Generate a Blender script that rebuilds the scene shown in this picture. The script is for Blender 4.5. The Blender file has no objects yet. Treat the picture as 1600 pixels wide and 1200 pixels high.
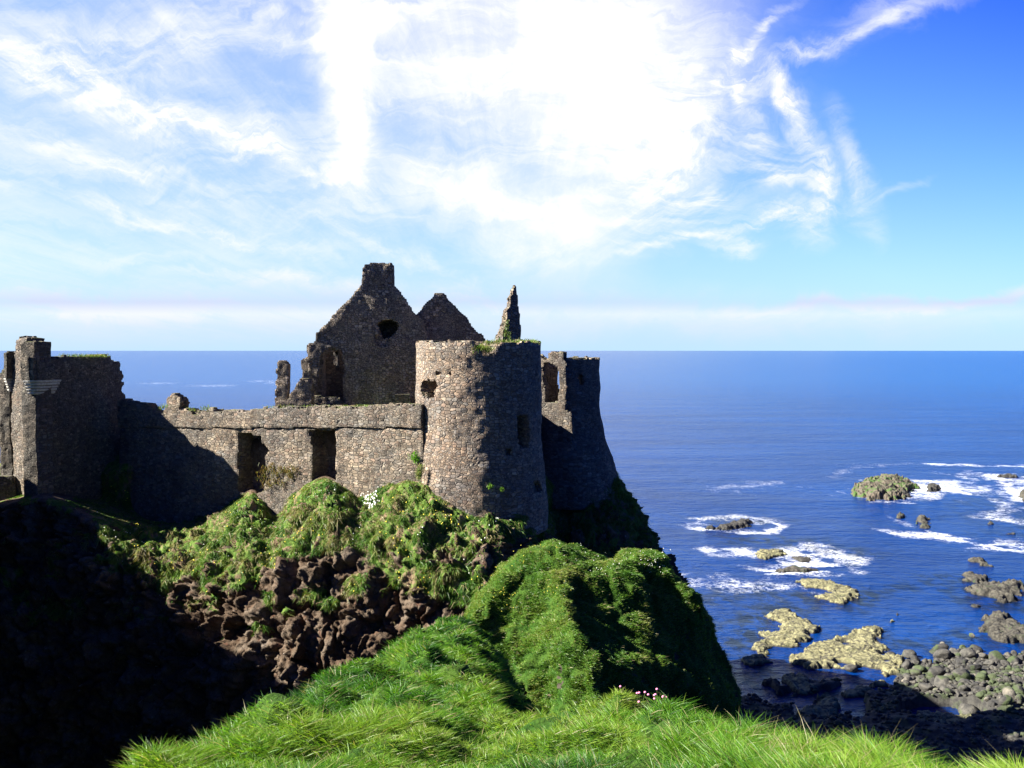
import bpy, math, random
import numpy as np
from mathutils import Vector

random.seed(4)
RNG = np.random.default_rng(11)
SC = bpy.context.scene
COL = SC.collection
R = math.radians

# ------------------------------------------------------------------ camera, sky, sun, exposure
FPX = 1500.0            # focal length in photograph pixels (1600 wide)
HC = 42.0               # height of the eye above the sea
PITCH = math.atan(53.0 / FPX)
cam_d = bpy.data.cameras.new('camera')
cam = bpy.data.objects.new('camera', cam_d)
COL.objects.link(cam)
cam_d.sensor_width = 36.0
cam_d.lens = 36.0 * FPX / 1600.0
cam_d.clip_start = 0.1
cam_d.clip_end = 200000.0
cam.location = (0, 0, HC)
cam.rotation_mode = 'XYZ'
cam.rotation_euler = (math.pi / 2 - PITCH, 0.0, 0.0)
SC.camera = cam
SC.view_settings.view_transform = 'Standard'
SC.view_settings.look = 'None'
SC.view_settings.gamma = 1.0
SC.view_settings.exposure = 2.05
SUN_EL, SUN_BACK = R(35), R(5)
sd = bpy.data.lights.new('sun', 'SUN')
sd.energy = 5.0
sd.angle = R(0.5)
sd.color = (1.0, 0.95, 0.86)
sun = bpy.data.objects.new('sun', sd)
COL.objects.link(sun)
SV = Vector((-math.cos(SUN_EL) * math.cos(SUN_BACK), -math.cos(SUN_EL) * math.sin(SUN_BACK), math.sin(SUN_EL)))
sun.rotation_euler = SV.to_track_quat('Z', 'Y').to_euler()
sun.location = (-60, 0, 90)


class NT:
    """small helper to write node trees as expressions"""
    def __init__(self, tree):
        self.t = tree

    def new(self, kind, **kw):
        n = self.t.nodes.new(kind)
        for k, v in kw.items():
            setattr(n, k, v)
        return n

    def put(self, sock, v):
        if v is None:
            return
        if isinstance(v, bpy.types.NodeSocket):
            self.t.links.new(v, sock)
        else:
            sock.default_value = v

    def math(self, op, a, b=None, c=None, clamp=False):
        n = self.new('ShaderNodeMath', operation=op, use_clamp=clamp)
        self.put(n.inputs[0], a); self.put(n.inputs[1], b); self.put(n.inputs[2], c)
        return n.outputs[0]

    def vmath(self, op, a, b=None, s=None):
        n = self.new('ShaderNodeVectorMath', operation=op)
        self.put(n.inputs[0], a); self.put(n.inputs[1], b)
        if s is not None:
            self.put(n.inputs['Scale'], s)
        return n.outputs['Value'] if op in ('LENGTH', 'DOT_PRODUCT', 'DISTANCE') else n.outputs[0]

    def ramp(self, v, a, b, lo=0.0, hi=1.0, smooth=True):
        n = self.new('ShaderNodeMapRange', clamp=True)
        if smooth:
            n.interpolation_type = 'SMOOTHSTEP'
        self.put(n.inputs[0], v)
        n.inputs[1].default_value = a; n.inputs[2].default_value = b
        n.inputs[3].default_value = lo; n.inputs[4].default_value = hi
        return n.outputs[0]

    def cramp(self, v, stops, interp='LINEAR'):
        n = self.new('ShaderNodeValToRGB')
        e = n.color_ramp
        e.interpolation = interp
        while len(e.elements) < len(stops):
            e.elements.new(0.5)
        for el, (p, c) in zip(e.elements, stops):
            el.position = p
            el.color = (*c, 1) if len(c) == 3 else c
        self.put(n.inputs[0], v)
        return n.outputs[0]

    def mix(self, f, a, b, mode='MIX'):
        n = self.new('ShaderNodeMix', data_type='RGBA', blend_type=mode)
        self.put(n.inputs[0], f)
        self.put(n.inputs[6], (*a, 1) if isinstance(a, tuple) and len(a) == 3 else a)
        self.put(n.inputs[7], (*b, 1) if isinstance(b, tuple) and len(b) == 3 else b)
        return n.outputs[2]

    def noise(self, vec, scale, detail=4, rough=0.55, dist=0.0, color=False):
        n = self.new('ShaderNodeTexNoise')
        self.put(n.inputs['Vector'], vec)
        n.inputs['Scale'].default_value = scale
        n.inputs['Detail'].default_value = detail
        n.inputs['Roughness'].default_value = rough
        n.inputs['Distortion'].default_value = dist
        return n.outputs['Color'] if color else n.outputs['Fac']

    def vor(self, vec, scale, feature='F1', rand=1.0):
        n = self.new('ShaderNodeTexVoronoi', feature=feature)
        self.put(n.inputs['Vector'], vec)
        n.inputs['Scale'].default_value = scale
        n.inputs['Randomness'].default_value = rand
        return n

    def mapping(self, vec, loc=(0, 0, 0), rot=(0, 0, 0), scale=(1, 1, 1), kind='POINT'):
        n = self.new('ShaderNodeMapping', vector_type=kind)
        self.put(n.inputs[0], vec)
        n.inputs['Location'].default_value = loc
        n.inputs['Rotation'].default_value = rot
        n.inputs['Scale'].default_value = scale
        return n.outputs[0]

    def xyz(self, x, y, z):
        n = self.new('ShaderNodeCombineXYZ')
        self.put(n.inputs[0], x); self.put(n.inputs[1], y); self.put(n.inputs[2], z)
        return n.outputs[0]


# ---- world: Nishita sky with cirrus spread over it by direction
W = bpy.data.worlds.new('World')
SC.world = W
W.use_nodes = True
W.node_tree.nodes.clear()
w = NT(W.node_tree)
sky = w.new('ShaderNodeTexSky')
sky.sky_type = 'NISHITA'
sky.sun_disc = False
sky.sun_elevation = SUN_EL
sky.sun_rotation = -math.pi / 2 - SUN_BACK
sky.altitude = 0
sky.air_density = 1.0
sky.dust_density = 0.6
sky.ozone_density = 2.5
SKYK = 0.046
geo = w.new('ShaderNodeTexCoord')
d = geo.outputs['Generated']
sp = w.new('ShaderNodeSeparateXYZ')
w.put(sp.inputs[0], d)
dx, dy, dz = sp.outputs
ys = w.math('MAXIMUM', dy, 0.03)
u = w.math('DIVIDE', dx, ys)
v = w.math('DIVIDE', dz, ys)
uv = w.xyz(u, v, 0.0)
# blue: nishita, deepened to the right and upwards (away from the sun)
base = w.vmath('SCALE', sky.outputs[0], s=SKYK)
tint = w.cramp(w.math('ADD', w.math('MULTIPLY', v, 1.1), w.math('MULTIPLY', u, 0.42)),
               [(0.0, (0.66, 0.80, 1.06)), (0.1, (0.64, 0.82, 1.10)), (0.25, (0.58, 0.82, 1.2)), (0.42, (0.36, 0.66, 1.35)), (0.62, (0.15, 0.38, 1.25)), (0.85, (0.04, 0.14, 0.55))])
base = w.mix(1.0, base, tint, 'MULTIPLY')
hz = w.math('MULTIPLY', w.math('EXPONENT', w.math('MULTIPLY', w.math('MAXIMUM', v, 0.0), -11.0)), 0.8)
base = w.mix(w.math('MULTIPLY', hz, w.ramp(dy, 0.0, .4)), base, (0.145, 0.215, 0.285))
# cirrus: soft masks in direction space, filled with fibres
wn = w.noise(uv, 3.0, 3, 0.5, 0.0, color=True)
warp = w.vmath('SCALE', w.vmath('SUBTRACT', wn, (0.5, 0.5, 0.5)), s=0.10)
wn2 = w.noise(uv, 13.0, 5, 0.62, 0.6, color=True)
warp2 = w.vmath('SCALE', w.vmath('SUBTRACT', wn2, (0.5, 0.5, 0.5)), s=0.055)
q = w.vmath('ADD', uv, w.vmath('ADD', warp, warp2))


def blob(px, py, rx, ry, ang, s, soft=1.5, src=None):
    m = w.mapping(src or q, loc=((px - 800) / FPX, (546 - py) / FPX, 0), rot=(0, 0, R(ang)), scale=(rx / FPX, ry / FPX, 1), kind='TEXTURE')
    return w.ramp(w.vmath('LENGTH', m), soft, 0.0, 0.0, s)


def add_all(L):
    tot_ = None
    for b_ in L:
        o_ = blob(*b_)
        tot_ = o_ if tot_ is None else w.math('ADD', tot_, o_)
    return tot_


solid = add_all([
    (850, 30, 330, 130, 0, .66), (985, 110, 190, 150, 0, .74), (900, 235, 190, 130, -10, .62), (860, 375, 130, 80, 0, .75), (540, 100, 46, 200, 2, .8), (548, 240, 24, 70, 0, .5),
    (700, 290, 170, 46, -16, .65), (650, 100, 260, 150, 0, .3), (120, 474, 250, 20, -2, .6), (640, 495, 620, 50, 0, .55), (1300, 502, 560, 34, 1, .5), (1500, 474, 420, 14, 1, .8)])
wisps = add_all([
    (250, 175, 330, 30, -19, .75), (110, 100, 260, 60, -14, .45), (230, 328, 300, 14, -12, .55), (450, 255, 190, 14, -24, .5), (560, 440, 330, 16, -6, .6), (620, 395, 200, 12, -25, .5),
    (330, 60, 300, 70, 6, .45), (60, 205, 220, 18, -14, .45), (300, 280, 330, 60, -14, .3), (760, 200, 420, 220, 0, .35), (1060, 230, 80, 110, 0, .6), (1010, 300, 80, 90, 30, .5),
    (1172, 72, 92, 11, 43, .95), (1146, 120, 13, 55, 6, .8), (1165, 130, 34, 46, 0, .5), (1290, 82, 190, 15, 17, .6), (1370, 40, 110, 34, 22, .38), (1225, 145, 60, 20, -50, .75),
    (1190, 225, 60, 30, -58, .7), (1215, 262, 80, 18, -12, .6), (1262, 235, 28, 70, 18, .6), (1285, 275, 22, 55, 0, .55), (1230, 318, 90, 18, 8, .7), (1250, 345, 40, 36, 0, .45),
    (1325, 215, 26, 60, 14, .4), (1345, 300, 26, 66, 10, .6), (1395, 288, 55, 8, 14, .4), (1080, 362, 150, 9, 17, .85), (1140, 372, 40, 22, 0, .8), (1105, 285, 20, 14, 30, .6), (1240, 180, 16, 40, 25, .5), (1170, 245, 130, 120, 0, .2)])
zc = w.math('MAXIMUM', w.math('ADD', dz, 0.05), 0.05)
pl = w.xyz(w.math('DIVIDE', dx, zc), w.math('DIVIDE', dy, zc), 0.0)
s1 = w.noise(w.mapping(pl, rot=(0, 0, R(38)), scale=(1.6, 0.22, 1)), 1.5, 10, 0.68, 1.0)
s2 = w.noise(w.mapping(q, rot=(0, 0, R(22)), scale=(0.8, 3.4, 1)), 7.0, 10, 0.66, 0.9)
s3 = w.noise(w.mapping(q, rot=(0, 0, R(-48)), scale=(0.8, 3.6, 1)), 11.0, 10, 0.68, 1.1)
sel = w.ramp(w.math('ADD', u, w.math('MULTIPLY', w.noise(uv, 2.0, 2), .3)), .12, .35)
fibm = w.new('ShaderNodeMix', data_type='FLOAT')
w.put(fibm.inputs[0], sel); w.put(fibm.inputs[2], s2); w.put(fibm.inputs[3], s3)
st = w.math('ADD', w.math('MULTIPLY', s1, 0.4), w.math('MULTIPLY', fibm.outputs[0], 0.6))
fib = w.ramp(st, 0.36, 0.66)
veil = w.ramp(w.math('ADD', w.math('MULTIPLY', u, 1.3), w.math('MULTIPLY', v, 0.5)), 0.30, -0.5, 0.0, 0.5)
dens = w.math('ADD', w.math('MULTIPLY', w.math('MINIMUM', solid, 1.15), w.math('ADD', 0.7, w.math('MULTIPLY', fib, 0.4))),
              w.math('MULTIPLY', wisps, w.math('ADD', 0.12, w.math('MULTIPLY', fib, 1.0))))
dens = w.math('ADD', dens, w.math('MULTIPLY', veil, w.math('ADD', 0.35, w.math('MULTIPLY', fib, .65))))
dens = w.ramp(dens, 0.0, 1.0, smooth=False)
front = w.ramp(dy, 0.1, 0.5)
dens = w.math('MULTIPLY', dens, front)
ccol = w.cramp(w.math('MULTIPLY', v, 2.0), [(0.0, (0.15, 0.195, 0.25)), (0.05, (0.19, 0.212, 0.25)), (0.075, (0.225, 0.235, 0.258)), (0.1, (0.165, 0.185, 0.238)), (0.13, (0.2, 0.22, 0.255)), (0.18, (0.25, 0.255, 0.262)), (1.0, (0.262, 0.262, 0.265))])
final = w.mix(dens, base, ccol)
bg = w.new('ShaderNodeBackground')
w.put(bg.inputs[0], final)
bg.inputs[1].default_value = 1.0
wo = w.new('ShaderNodeOutputWorld')
w.t.links.new(bg.outputs[0], wo.inputs[0])
SC.cycles.max_bounces = 6
SC.cycles.diffuse_bounces = 2
SC.cycles.transparent_max_bounces = 6

# ------------------------------------------------------------------ maths helpers
SP, CP = math.sin(PITCH), math.cos(PITCH)


def P(px, py, Y):
    a = (px - 800.0) / FPX
    b = (600.0 - py) / FPX
    dy_ = CP + b * SP
    dz_ = -SP + b * CP
    return np.array([a / dy_ * Y, Y, HC + dz_ / dy_ * Y])


def ground_pt(px, py, z=0.0):
    b = (600.0 - py) / FPX
    t = (z - HC) / ((-SP + b * CP) / (CP + b * SP))
    return P(px, py, t)


def to_px(p):
    x, y, z = p[..., 0], p[..., 1], p[..., 2] - HC
    depth = y * CP - z * SP
    up = y * SP + z * CP
    return 800 + FPX * x / depth, 600 - FPX * up / depth


_perm = np.random.default_rng(3).integers(0, 2**31, 4096).astype(np.int64)
_g = np.random.default_rng(5).normal(size=(4096, 3))
_g /= np.linalg.norm(_g, axis=1)[:, None]
_rv = np.random.default_rng(8).random((4096, 3))


def _h(i, j, k):
    a = _perm[i & 4095]
    a = _perm[(a + j) & 4095]
    return _perm[(a + k) & 4095] & 4095


def perlin(p, seed=0):
    p = np.asarray(p, float) + seed * 17.31
    i = np.floor(p).astype(np.int64)
    f = p - i
    s = f * f * f * (f * (f * 6 - 15) + 10)
    out = 0
    for a in (0, 1):
        for b in (0, 1):
            for c in (0, 1):
                g = _g[_h(i[..., 0] + a, i[..., 1] + b, i[..., 2] + c)]
                dd = f - np.array([a, b, c])
                wt = (s[..., 0] if a else 1 - s[..., 0]) * (s[..., 1] if b else 1 - s[..., 1]) * (s[..., 2] if c else 1 - s[..., 2])
                out = out + wt * (g * dd).sum(-1)
    return out * 1.6


def fbm(p, octs=4, rough=0.5, seed=0):
    p = np.asarray(p, float)
    a, t = 1.0, 0
    for o in range(octs):
        t = t + a * perlin(p * 2.03 ** o, seed + o)
        a *= rough
    return t


def worley(p, seed=0, jit=0.9):
    p = np.asarray(p, float) + seed * 7.7
    i = np.floor(p).astype(np.int64)
    f1 = np.full(p.shape[:-1], 9.0); f2 = np.full(p.shape[:-1], 9.0)
    for a in (-1, 0, 1):
        for b in (-1, 0, 1):
            for c in (-1, 0, 1):
                cell = i + np.array([a, b, c])
                r = _rv[_h(cell[..., 0], cell[..., 1], cell[..., 2])]
                dd = np.sqrt(((cell + 0.5 + (r - 0.5) * jit - p) ** 2).sum(-1))
                f2 = np.minimum(f2, np.maximum(dd, f1))
                f1 = np.minimum(f1, dd)
    return f1, f2


def block(p, seed, soft):
    """blocky rock: every Voronoi cell is pushed in or out by its own amount and tilted"""
    p = np.asarray(p, float) + seed * 3.3
    i = np.floor(p).astype(np.int64)
    f1 = np.full(p.shape[:-1], 9.0); f2 = f1.copy(); val = np.zeros(p.shape[:-1])
    for a in (-1, 0, 1):
        for b in (-1, 0, 1):
            for c in (-1, 0, 1):
                cell = i + np.array([a, b, c])
                hh_ = _h(cell[..., 0], cell[..., 1], cell[..., 2])
                off = cell + 0.5 + (_rv[hh_] - 0.5) * .95 - p
                dd = np.sqrt((off ** 2).sum(-1))
                v_ = _rv[(hh_ + 7) & 4095, 0] - .5 + (off * _g[(hh_ + 3) & 4095]).sum(-1) * .7
                near_ = dd < f1
                f2 = np.where(near_, f1, np.minimum(f2, dd))
                val = np.where(near_, v_, val)
                f1 = np.minimum(f1, dd)
    return val * np.clip((f2 - f1) / soft, 0, 1) - .35 * (1 - np.clip((f2 - f1) / soft, 0, 1))


def sstep(x, a, b):
    t = np.clip((x - a) / (b - a), 0, 1)
    return t * t * (3 - 2 * t)


def in_poly(x, y, poly):
    poly = np.asarray(poly, float)
    c = np.zeros(x.shape, bool)
    j = len(poly) - 1
    for k in range(len(poly)):
        xi, yi = poly[k]; xj, yj = poly[j]
        if yi != yj:
            c ^= ((yi > y) != (yj > y)) & (x < (xj - xi) * (y - yi) / (yj - yi) + xi)
        j = k
    return c


def poly_dist(x, y, poly):
    poly = np.asarray(poly, float)
    d_ = np.full(x.shape, 1e9)
    for k in range(len(poly)):
        a = poly[k]; b = poly[(k + 1) % len(poly)]
        e = b - a
        t = np.clip(((x - a[0]) * e[0] + (y - a[1]) * e[1]) / max((e ** 2).sum(), 1e-9), 0, 1)
        d_ = np.minimum(d_, np.hypot(x - a[0] - t * e[0], y - a[1] - t * e[1]))
    return np.where(in_poly(x, y, poly), -d_, d_)


# ------------------------------------------------------------------ object helpers
def mesh_of(name, verts, faces, smooth=False, attrs=None):
    """faces: list of int arrays (n,k) with k = 3 or 4"""
    me = bpy.data.meshes.new(name)
    verts = np.ascontiguousarray(verts, dtype=np.float32).reshape(-1, 3)
    me.vertices.add(len(verts))
    me.vertices.foreach_set('co', verts.ravel())
    faces = [np.asarray(f, dtype=np.int32) for f in faces if len(f)]
    nl = sum(f.size for f in faces)
    nf = sum(len(f) for f in faces)
    me.loops.add(nl)
    me.polygons.add(nf)
    li = np.concatenate([f.ravel() for f in faces])
    me.loops.foreach_set('vertex_index', li)
    ks = np.concatenate([np.full(len(f), f.shape[1], np.int32) for f in faces])
    st_ = np.concatenate([[0], np.cumsum(ks)[:-1]]).astype(np.int32)
    me.polygons.foreach_set('loop_start', st_)
    me.polygons.foreach_set('use_smooth', np.full(nf, smooth))
    me.update(calc_edges=True)
    for k, a in (attrs or {}).items():
        a = np.asarray(a, dtype=np.float32)
        if a.ndim == 1:
            at = me.attributes.new(k, 'FLOAT', 'POINT')
            at.data.foreach_set('value', a)
        else:
            at = me.attributes.new(k, 'FLOAT_COLOR', 'POINT')
            at.data.foreach_set('color', np.concatenate([a, np.ones((len(a), 1), np.float32)], 1).ravel())
    return me


def link(name, me, mat, parent=None):
    o = bpy.data.objects.new(name, me)
    COL.objects.link(o)
    if mat is not None:
        me.materials.append(mat)
    if parent is not None:
        o.parent = parent
        o.matrix_parent_inverse = parent.matrix_basis.inverted()
    return o


def tag(o, label=None, cat=None, group=None, kind=None):
    if label: o['label'] = label
    if cat: o['category'] = cat
    if group: o['group'] = group
    if kind: o['kind'] = kind
    return o


def empty(name, loc, label, cat, group=None):
    o = bpy.data.objects.new(name, None)
    COL.objects.link(o)
    o.location = loc
    o.empty_display_size = 0.5
    return tag(o, label, cat, group)


def grid_faces(nr, nc, wrap=False):
    r = np.arange(nr - 1)[:, None]
    c = np.arange(nc if wrap else nc - 1)[None, :]
    c2 = (c + 1) % nc
    a = r * nc + c; b = r * nc + c2; d_ = (r + 1) * nc + c; e = (r + 1) * nc + c2
    return np.stack([a, b, e, d_], -1).reshape(-1, 4)


def cr_axis(net, n, axis):
    """Catmull-Rom resample (centripetal-free, clamped) of a control net along one axis"""
    net = np.moveaxis(net, axis, 0)
    m = net.shape[0]
    t = np.linspace(0, m - 1, n)
    i = np.clip(np.floor(t).astype(int), 0, m - 2)
    f = (t - i).reshape((-1,) + (1,) * (net.ndim - 1))
    p0 = net[np.clip(i - 1, 0, m - 1)]; p1 = net[i]; p2 = net[i + 1]; p3 = net[np.clip(i + 2, 0, m - 1)]
    tn = 0.42
    m1 = (p2 - p0) * tn; m2 = (p3 - p1) * tn
    out = (2 * f**3 - 3 * f**2 + 1) * p1 + (f**3 - 2 * f**2 + f) * m1 + (-2 * f**3 + 3 * f**2) * p2 + (f**3 - f**2) * m2
    return np.moveaxis(out, 0, axis)


def even_axis(g, n, axis=0, wfun=None):
    """resample a fine grid so samples are evenly spaced (on average) along an axis, weighted by 1/distance from the eye"""
    g2 = np.moveaxis(g, axis, 0)
    seg = np.linalg.norm(np.diff(g2, axis=0), axis=-1)
    mid = (g2[1:] + g2[:-1]) / 2
    dist = np.linalg.norm(mid - np.array([0, 0, HC]), axis=-1)
    wgt = (seg / (dist + 2)).mean(axis=1) + 1e-4
    s = np.concatenate([[0], np.cumsum(wgt)])
    t = np.interp(np.linspace(0, s[-1], n), s, np.arange(len(s)))
    i = np.clip(np.floor(t).astype(int), 0, len(s) - 2)
    f = (t - i)[:, None, None]
    return np.moveaxis(g2[i] * (1 - f) + g2[i + 1] * f, 0, axis)


def grid_normals(g):
    du = np.gradient(g, axis=1); dv = np.gradient(g, axis=0)
    n = np.cross(du, dv)
    l = np.linalg.norm(n, axis=-1, keepdims=True)
    return n / np.maximum(l, 1e-9)


def node_mat(name):
    m = bpy.data.materials.new(name)
    m.use_nodes = True
    m.node_tree.nodes.clear()
    t = NT(m.node_tree)
    out = t.new('ShaderNodeOutputMaterial')
    bs = t.new('ShaderNodeBsdfPrincipled')
    t.t.links.new(bs.outputs[0], out.inputs[0])
    return m, t, bs, out


def bump(t, h, dist, strength=1.0, normal=None):
    b = t.new('ShaderNodeBump')
    b.inputs['Distance'].default_value = dist
    b.inputs['Strength'].default_value = strength
    t.put(b.inputs['Height'], h)
    if normal is not None:
        t.put(b.inputs['Normal'], normal)
    return b.outputs[0]


# ------------------------------------------------------------------ materials
def stone_mat(name, cols, size=0.36, flat=0.62, moss=0.5, relief=0.09, joint=(0.07, 0.06, 0.05), stain=0.35):
    m, t, bs, out = node_mat(name)
    g = t.new('ShaderNodeNewGeometry')
    pos = g.outputs['Position']
    warp = t.vmath('SCALE', t.vmath('SUBTRACT', t.noise(pos, 1.7, 3, .6, color=True), (.5, .5, .5)), s=0.16)
    q_ = t.mapping(t.vmath('ADD', pos, warp), scale=(1 / size, 1 / size, 1 / (size * flat)))
    v1 = t.vor(q_, 1.0, 'F1', 0.66)
    ve = t.vor(q_, 1.0, 'DISTANCE_TO_EDGE', 0.66)
    # a second size of stone in places
    q2 = t.mapping(t.vmath('ADD', pos, warp), loc=(3.1, 1.7, .4), scale=(2.0 / size, 2.0 / size, 2.0 / (size * flat)))
    v2 = t.vor(q2, 1.0, 'F1', 0.9)
    ve2 = t.vor(q2, 1.0, 'DISTANCE_TO_EDGE', 0.9)
    pick = t.ramp(t.noise(pos, 0.7, 4, .65), .5, .54)
    edge = t.new('ShaderNodeMix', data_type='FLOAT')
    t.put(edge.inputs[0], pick); t.put(edge.inputs[2], ve.outputs['Distance']); t.put(edge.inputs[3], ve2.outputs['Distance'])
    edge = edge.outputs[0]
    rc = t.mix(pick, v1.outputs['Color'], v2.outputs['Color'])
    sep = t.new('ShaderNodeSeparateColor')
    t.put(sep.inputs[0], rc)
    n = len(cols)
    c = t.cramp(sep.outputs[0], [((k + .5) / n, cc) for k, cc in enumerate(cols)], 'LINEAR')
    c = t.mix(1.0, c, t.cramp(sep.outputs[1], [(0, (.62, .61, .6)), (.6, (1, 1, 1)), (1, (1.35, 1.33, 1.3))]), 'MULTIPLY')
    fine = t.noise(pos, 9.0, 6, .7)
    c = t.mix(1.0, c, t.cramp(fine, [(.25, (.72, .72, .72)), (.75, (1.25, 1.25, 1.25))]), 'MULTIPLY')
    big = t.noise(t.mapping(pos, scale=(1, 1, .45)), 0.28, 5, .6)
    c = t.mix(1.0, c, t.cramp(big, [(.3, (1 - stain, 1 - stain, 1 - stain * .9)), (.7, (1.18, 1.15, 1.1))]), 'MULTIPLY')
    hue = t.ramp(t.noise(t.mapping(pos, loc=(9, 4, 2)), .42, 5, .65), .42, .6)
    c = t.mix(1.0, c, t.mix(hue, (1.05, .99, .92), (.88, .9, .92)), 'MULTIPLY')
    lich = t.math('MULTIPLY', t.ramp(t.noise(pos, 3.3, 5, .7), .62, .72), 0.5)
    c = t.mix(lich, c, (.42, .42, .34))
    jm = t.ramp(edge, 0.0, 0.055)
    c = t.mix(jm, joint, c)
    # moss and turf on the ledges and the broken tops
    sn = t.new('ShaderNodeSeparateXYZ')
    t.put(sn.inputs[0], g.outputs['Normal'])
    mm = t.math('MULTIPLY', t.ramp(sn.outputs[2], .35, .8), t.ramp(t.noise(pos, 1.1, 4, .6), .42, .58))
    mm = t.math('MULTIPLY', mm, moss)
    c = t.mix(mm, c, t.mix(t.noise(pos, 4.0, 3), (.05, .10, .015), (.16, .17, .04)))
    t.put(bs.inputs['Base Color'], c)
    bs.inputs['Roughness'].default_value = 0.92
    bs.inputs['Specular IOR Level'].default_value = 0.2
    dome = t.ramp(edge, 0.0, 0.13)
    h = t.math('ADD', dome, t.math('MULTIPLY', sep.outputs[2], 0.55))
    h = t.math('ADD', h, t.math('MULTIPLY', fine, 0.35))
    t.put(bs.inputs['Normal'], bump(t, h, relief, 1.0))
    return m


WARM = [(.30, .23, .17), (.24, .22, .20), (.36, .275, .20), (.17, .155, .14), (.42, .35, .265), (.26, .19, .145), (.33, .30, .255)]
GREY = [(.24, .205, .165), (.32, .275, .21), (.18, .165, .145), (.36, .32, .25), (.26, .195, .15), (.28, .26, .225)]
DARK = [(.15, .125, .10), (.21, .18, .15), (.11, .095, .085), (.24, .20, .15), (.17, .145, .12)]
WARM, GREY, DARK = [[tuple(v_ * k_ for v_ in c_) for c_ in L_] for L_, k_ in ((WARM, .82), (GREY, .76), (DARK, 1.6))]
M_TOWER = stone_mat('tower_stone', WARM, 0.42, .56, relief=.065)
M_WALL = stone_mat('curtain_stone', GREY, 0.46, .5, relief=.075, stain=.5, joint=(.085, .075, .062))
M_DARK = stone_mat('basalt_rubble', DARK, 0.30, .7, relief=.11)
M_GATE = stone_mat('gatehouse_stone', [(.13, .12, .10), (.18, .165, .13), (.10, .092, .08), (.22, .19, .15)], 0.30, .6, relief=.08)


def dressed_mat():
    m, t, bs, out = node_mat('dressed_stone')
    g = t.new('ShaderNodeNewGeometry')
    n = t.noise(g.outputs['Position'], 5, 5, .65)
    t.put(bs.inputs['Base Color'], t.cramp(n, [(.3, (.30, .28, .24)), (.7, (.55, .53, .47))]))
    bs.inputs['Roughness'].default_value = .9
    t.put(bs.inputs['Normal'], bump(t, n, .05))
    return m


M_DRESS = dressed_mat()


def cliff_mat():
    """rock with soil and turf; the turf mask is the vertex attribute 'turf'"""
    m, t, bs, out = node_mat('cliff')
    g = t.new('ShaderNodeNewGeometry')
    pos = g.outputs['Position']
    at = t.new('ShaderNodeAttribute', attribute_name='turf')
    n1 = t.noise(pos, 0.45, 6, .65)
    n2 = t.noise(pos, 2.6, 6, .7)
    n3 = t.noise(t.mapping(pos, scale=(1, 1, .35)), 1.4, 6, .65)
    rock = t.cramp(n1, [(.25, (.03, .022, .017)), (.45, (.075, .054, .038)), (.6, (.125, .105, .085)), (.75, (.075, .068, .062))])
    rust = t.ramp(n3, .56, .7, 0, .7)
    rock = t.mix(rust, rock, (.13, .055, .035))
    rock = t.mix(t.ramp(n2, .6, .72), rock, (.27, .26, .25))
    vr = t.vor(t.vmath('ADD', pos, t.vmath('SCALE', t.noise(pos, 1.2, 3, .6, color=True), s=.6)), 1.5, 'DISTANCE_TO_EDGE')
    crack = t.ramp(vr.outputs['Distance'], 0.0, .05)
    rock = t.mix(t.ramp(crack, 0, 1, .45, 1), (.018, .014, .012), rock)
    rock = t.mix(1.0, rock, (1.04, .95, .84), 'MULTIPLY')
    turf = t.mix(t.ramp(n2, .35, .62), (.035, .085, .012), (.11, .17, .03))
    turf = t.mix(t.ramp(n3, .48, .62), turf, (.20, .135, .085))
    t.put(bs.inputs['Base Color'], t.mix(t.ramp(at.outputs['Fac'], .3, .7), rock, turf))
    bs.inputs['Roughness'].default_value = .95
    bs.inputs['Specular IOR Level'].default_value = .15
    h = t.math('ADD', n2, t.math('MULTIPLY', crack, .25))
    t.put(bs.inputs['Normal'], bump(t, h, .22, .9))
    return m


M_CLIFF = cliff_mat()


def turf_mat():
    m, t, bs, out = node_mat('turf')
    g = t.new('ShaderNodeNewGeometry')
    pos = g.outputs['Position']
    at = t.new('ShaderNodeAttribute', attribute_name='turf')
    n1 = t.noise(pos, 1.2, 5, .65)
    n2 = t.noise(pos, 14, 5, .7)
    c = t.mix(t.ramp(n1, .35, .65), (.03, .085, .01), (.07, .13, .018))
    c = t.mix(t.ramp(n2, .35, .7), t.mix(1.0, c, (.5, .5, .5), 'MULTIPLY'), c)
    rk = t.cramp(t.noise(pos, 1.6, 6, .7), [(.3, (.02, .017, .014)), (.6, (.07, .058, .045)), (.8, (.13, .11, .09))])
    t.put(bs.inputs['Base Color'], t.mix(t.ramp(at.outputs['Fac'], .3, .7), rk, c))
    bs.inputs['Roughness'].default_value = .95
    bs.inputs['Specular IOR Level'].default_value = .1
    t.put(bs.inputs['Normal'], bump(t, t.math('ADD', n1, t.math('MULTIPLY', n2, .4)), .15))
    return m


M_TURF = turf_mat()


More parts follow.
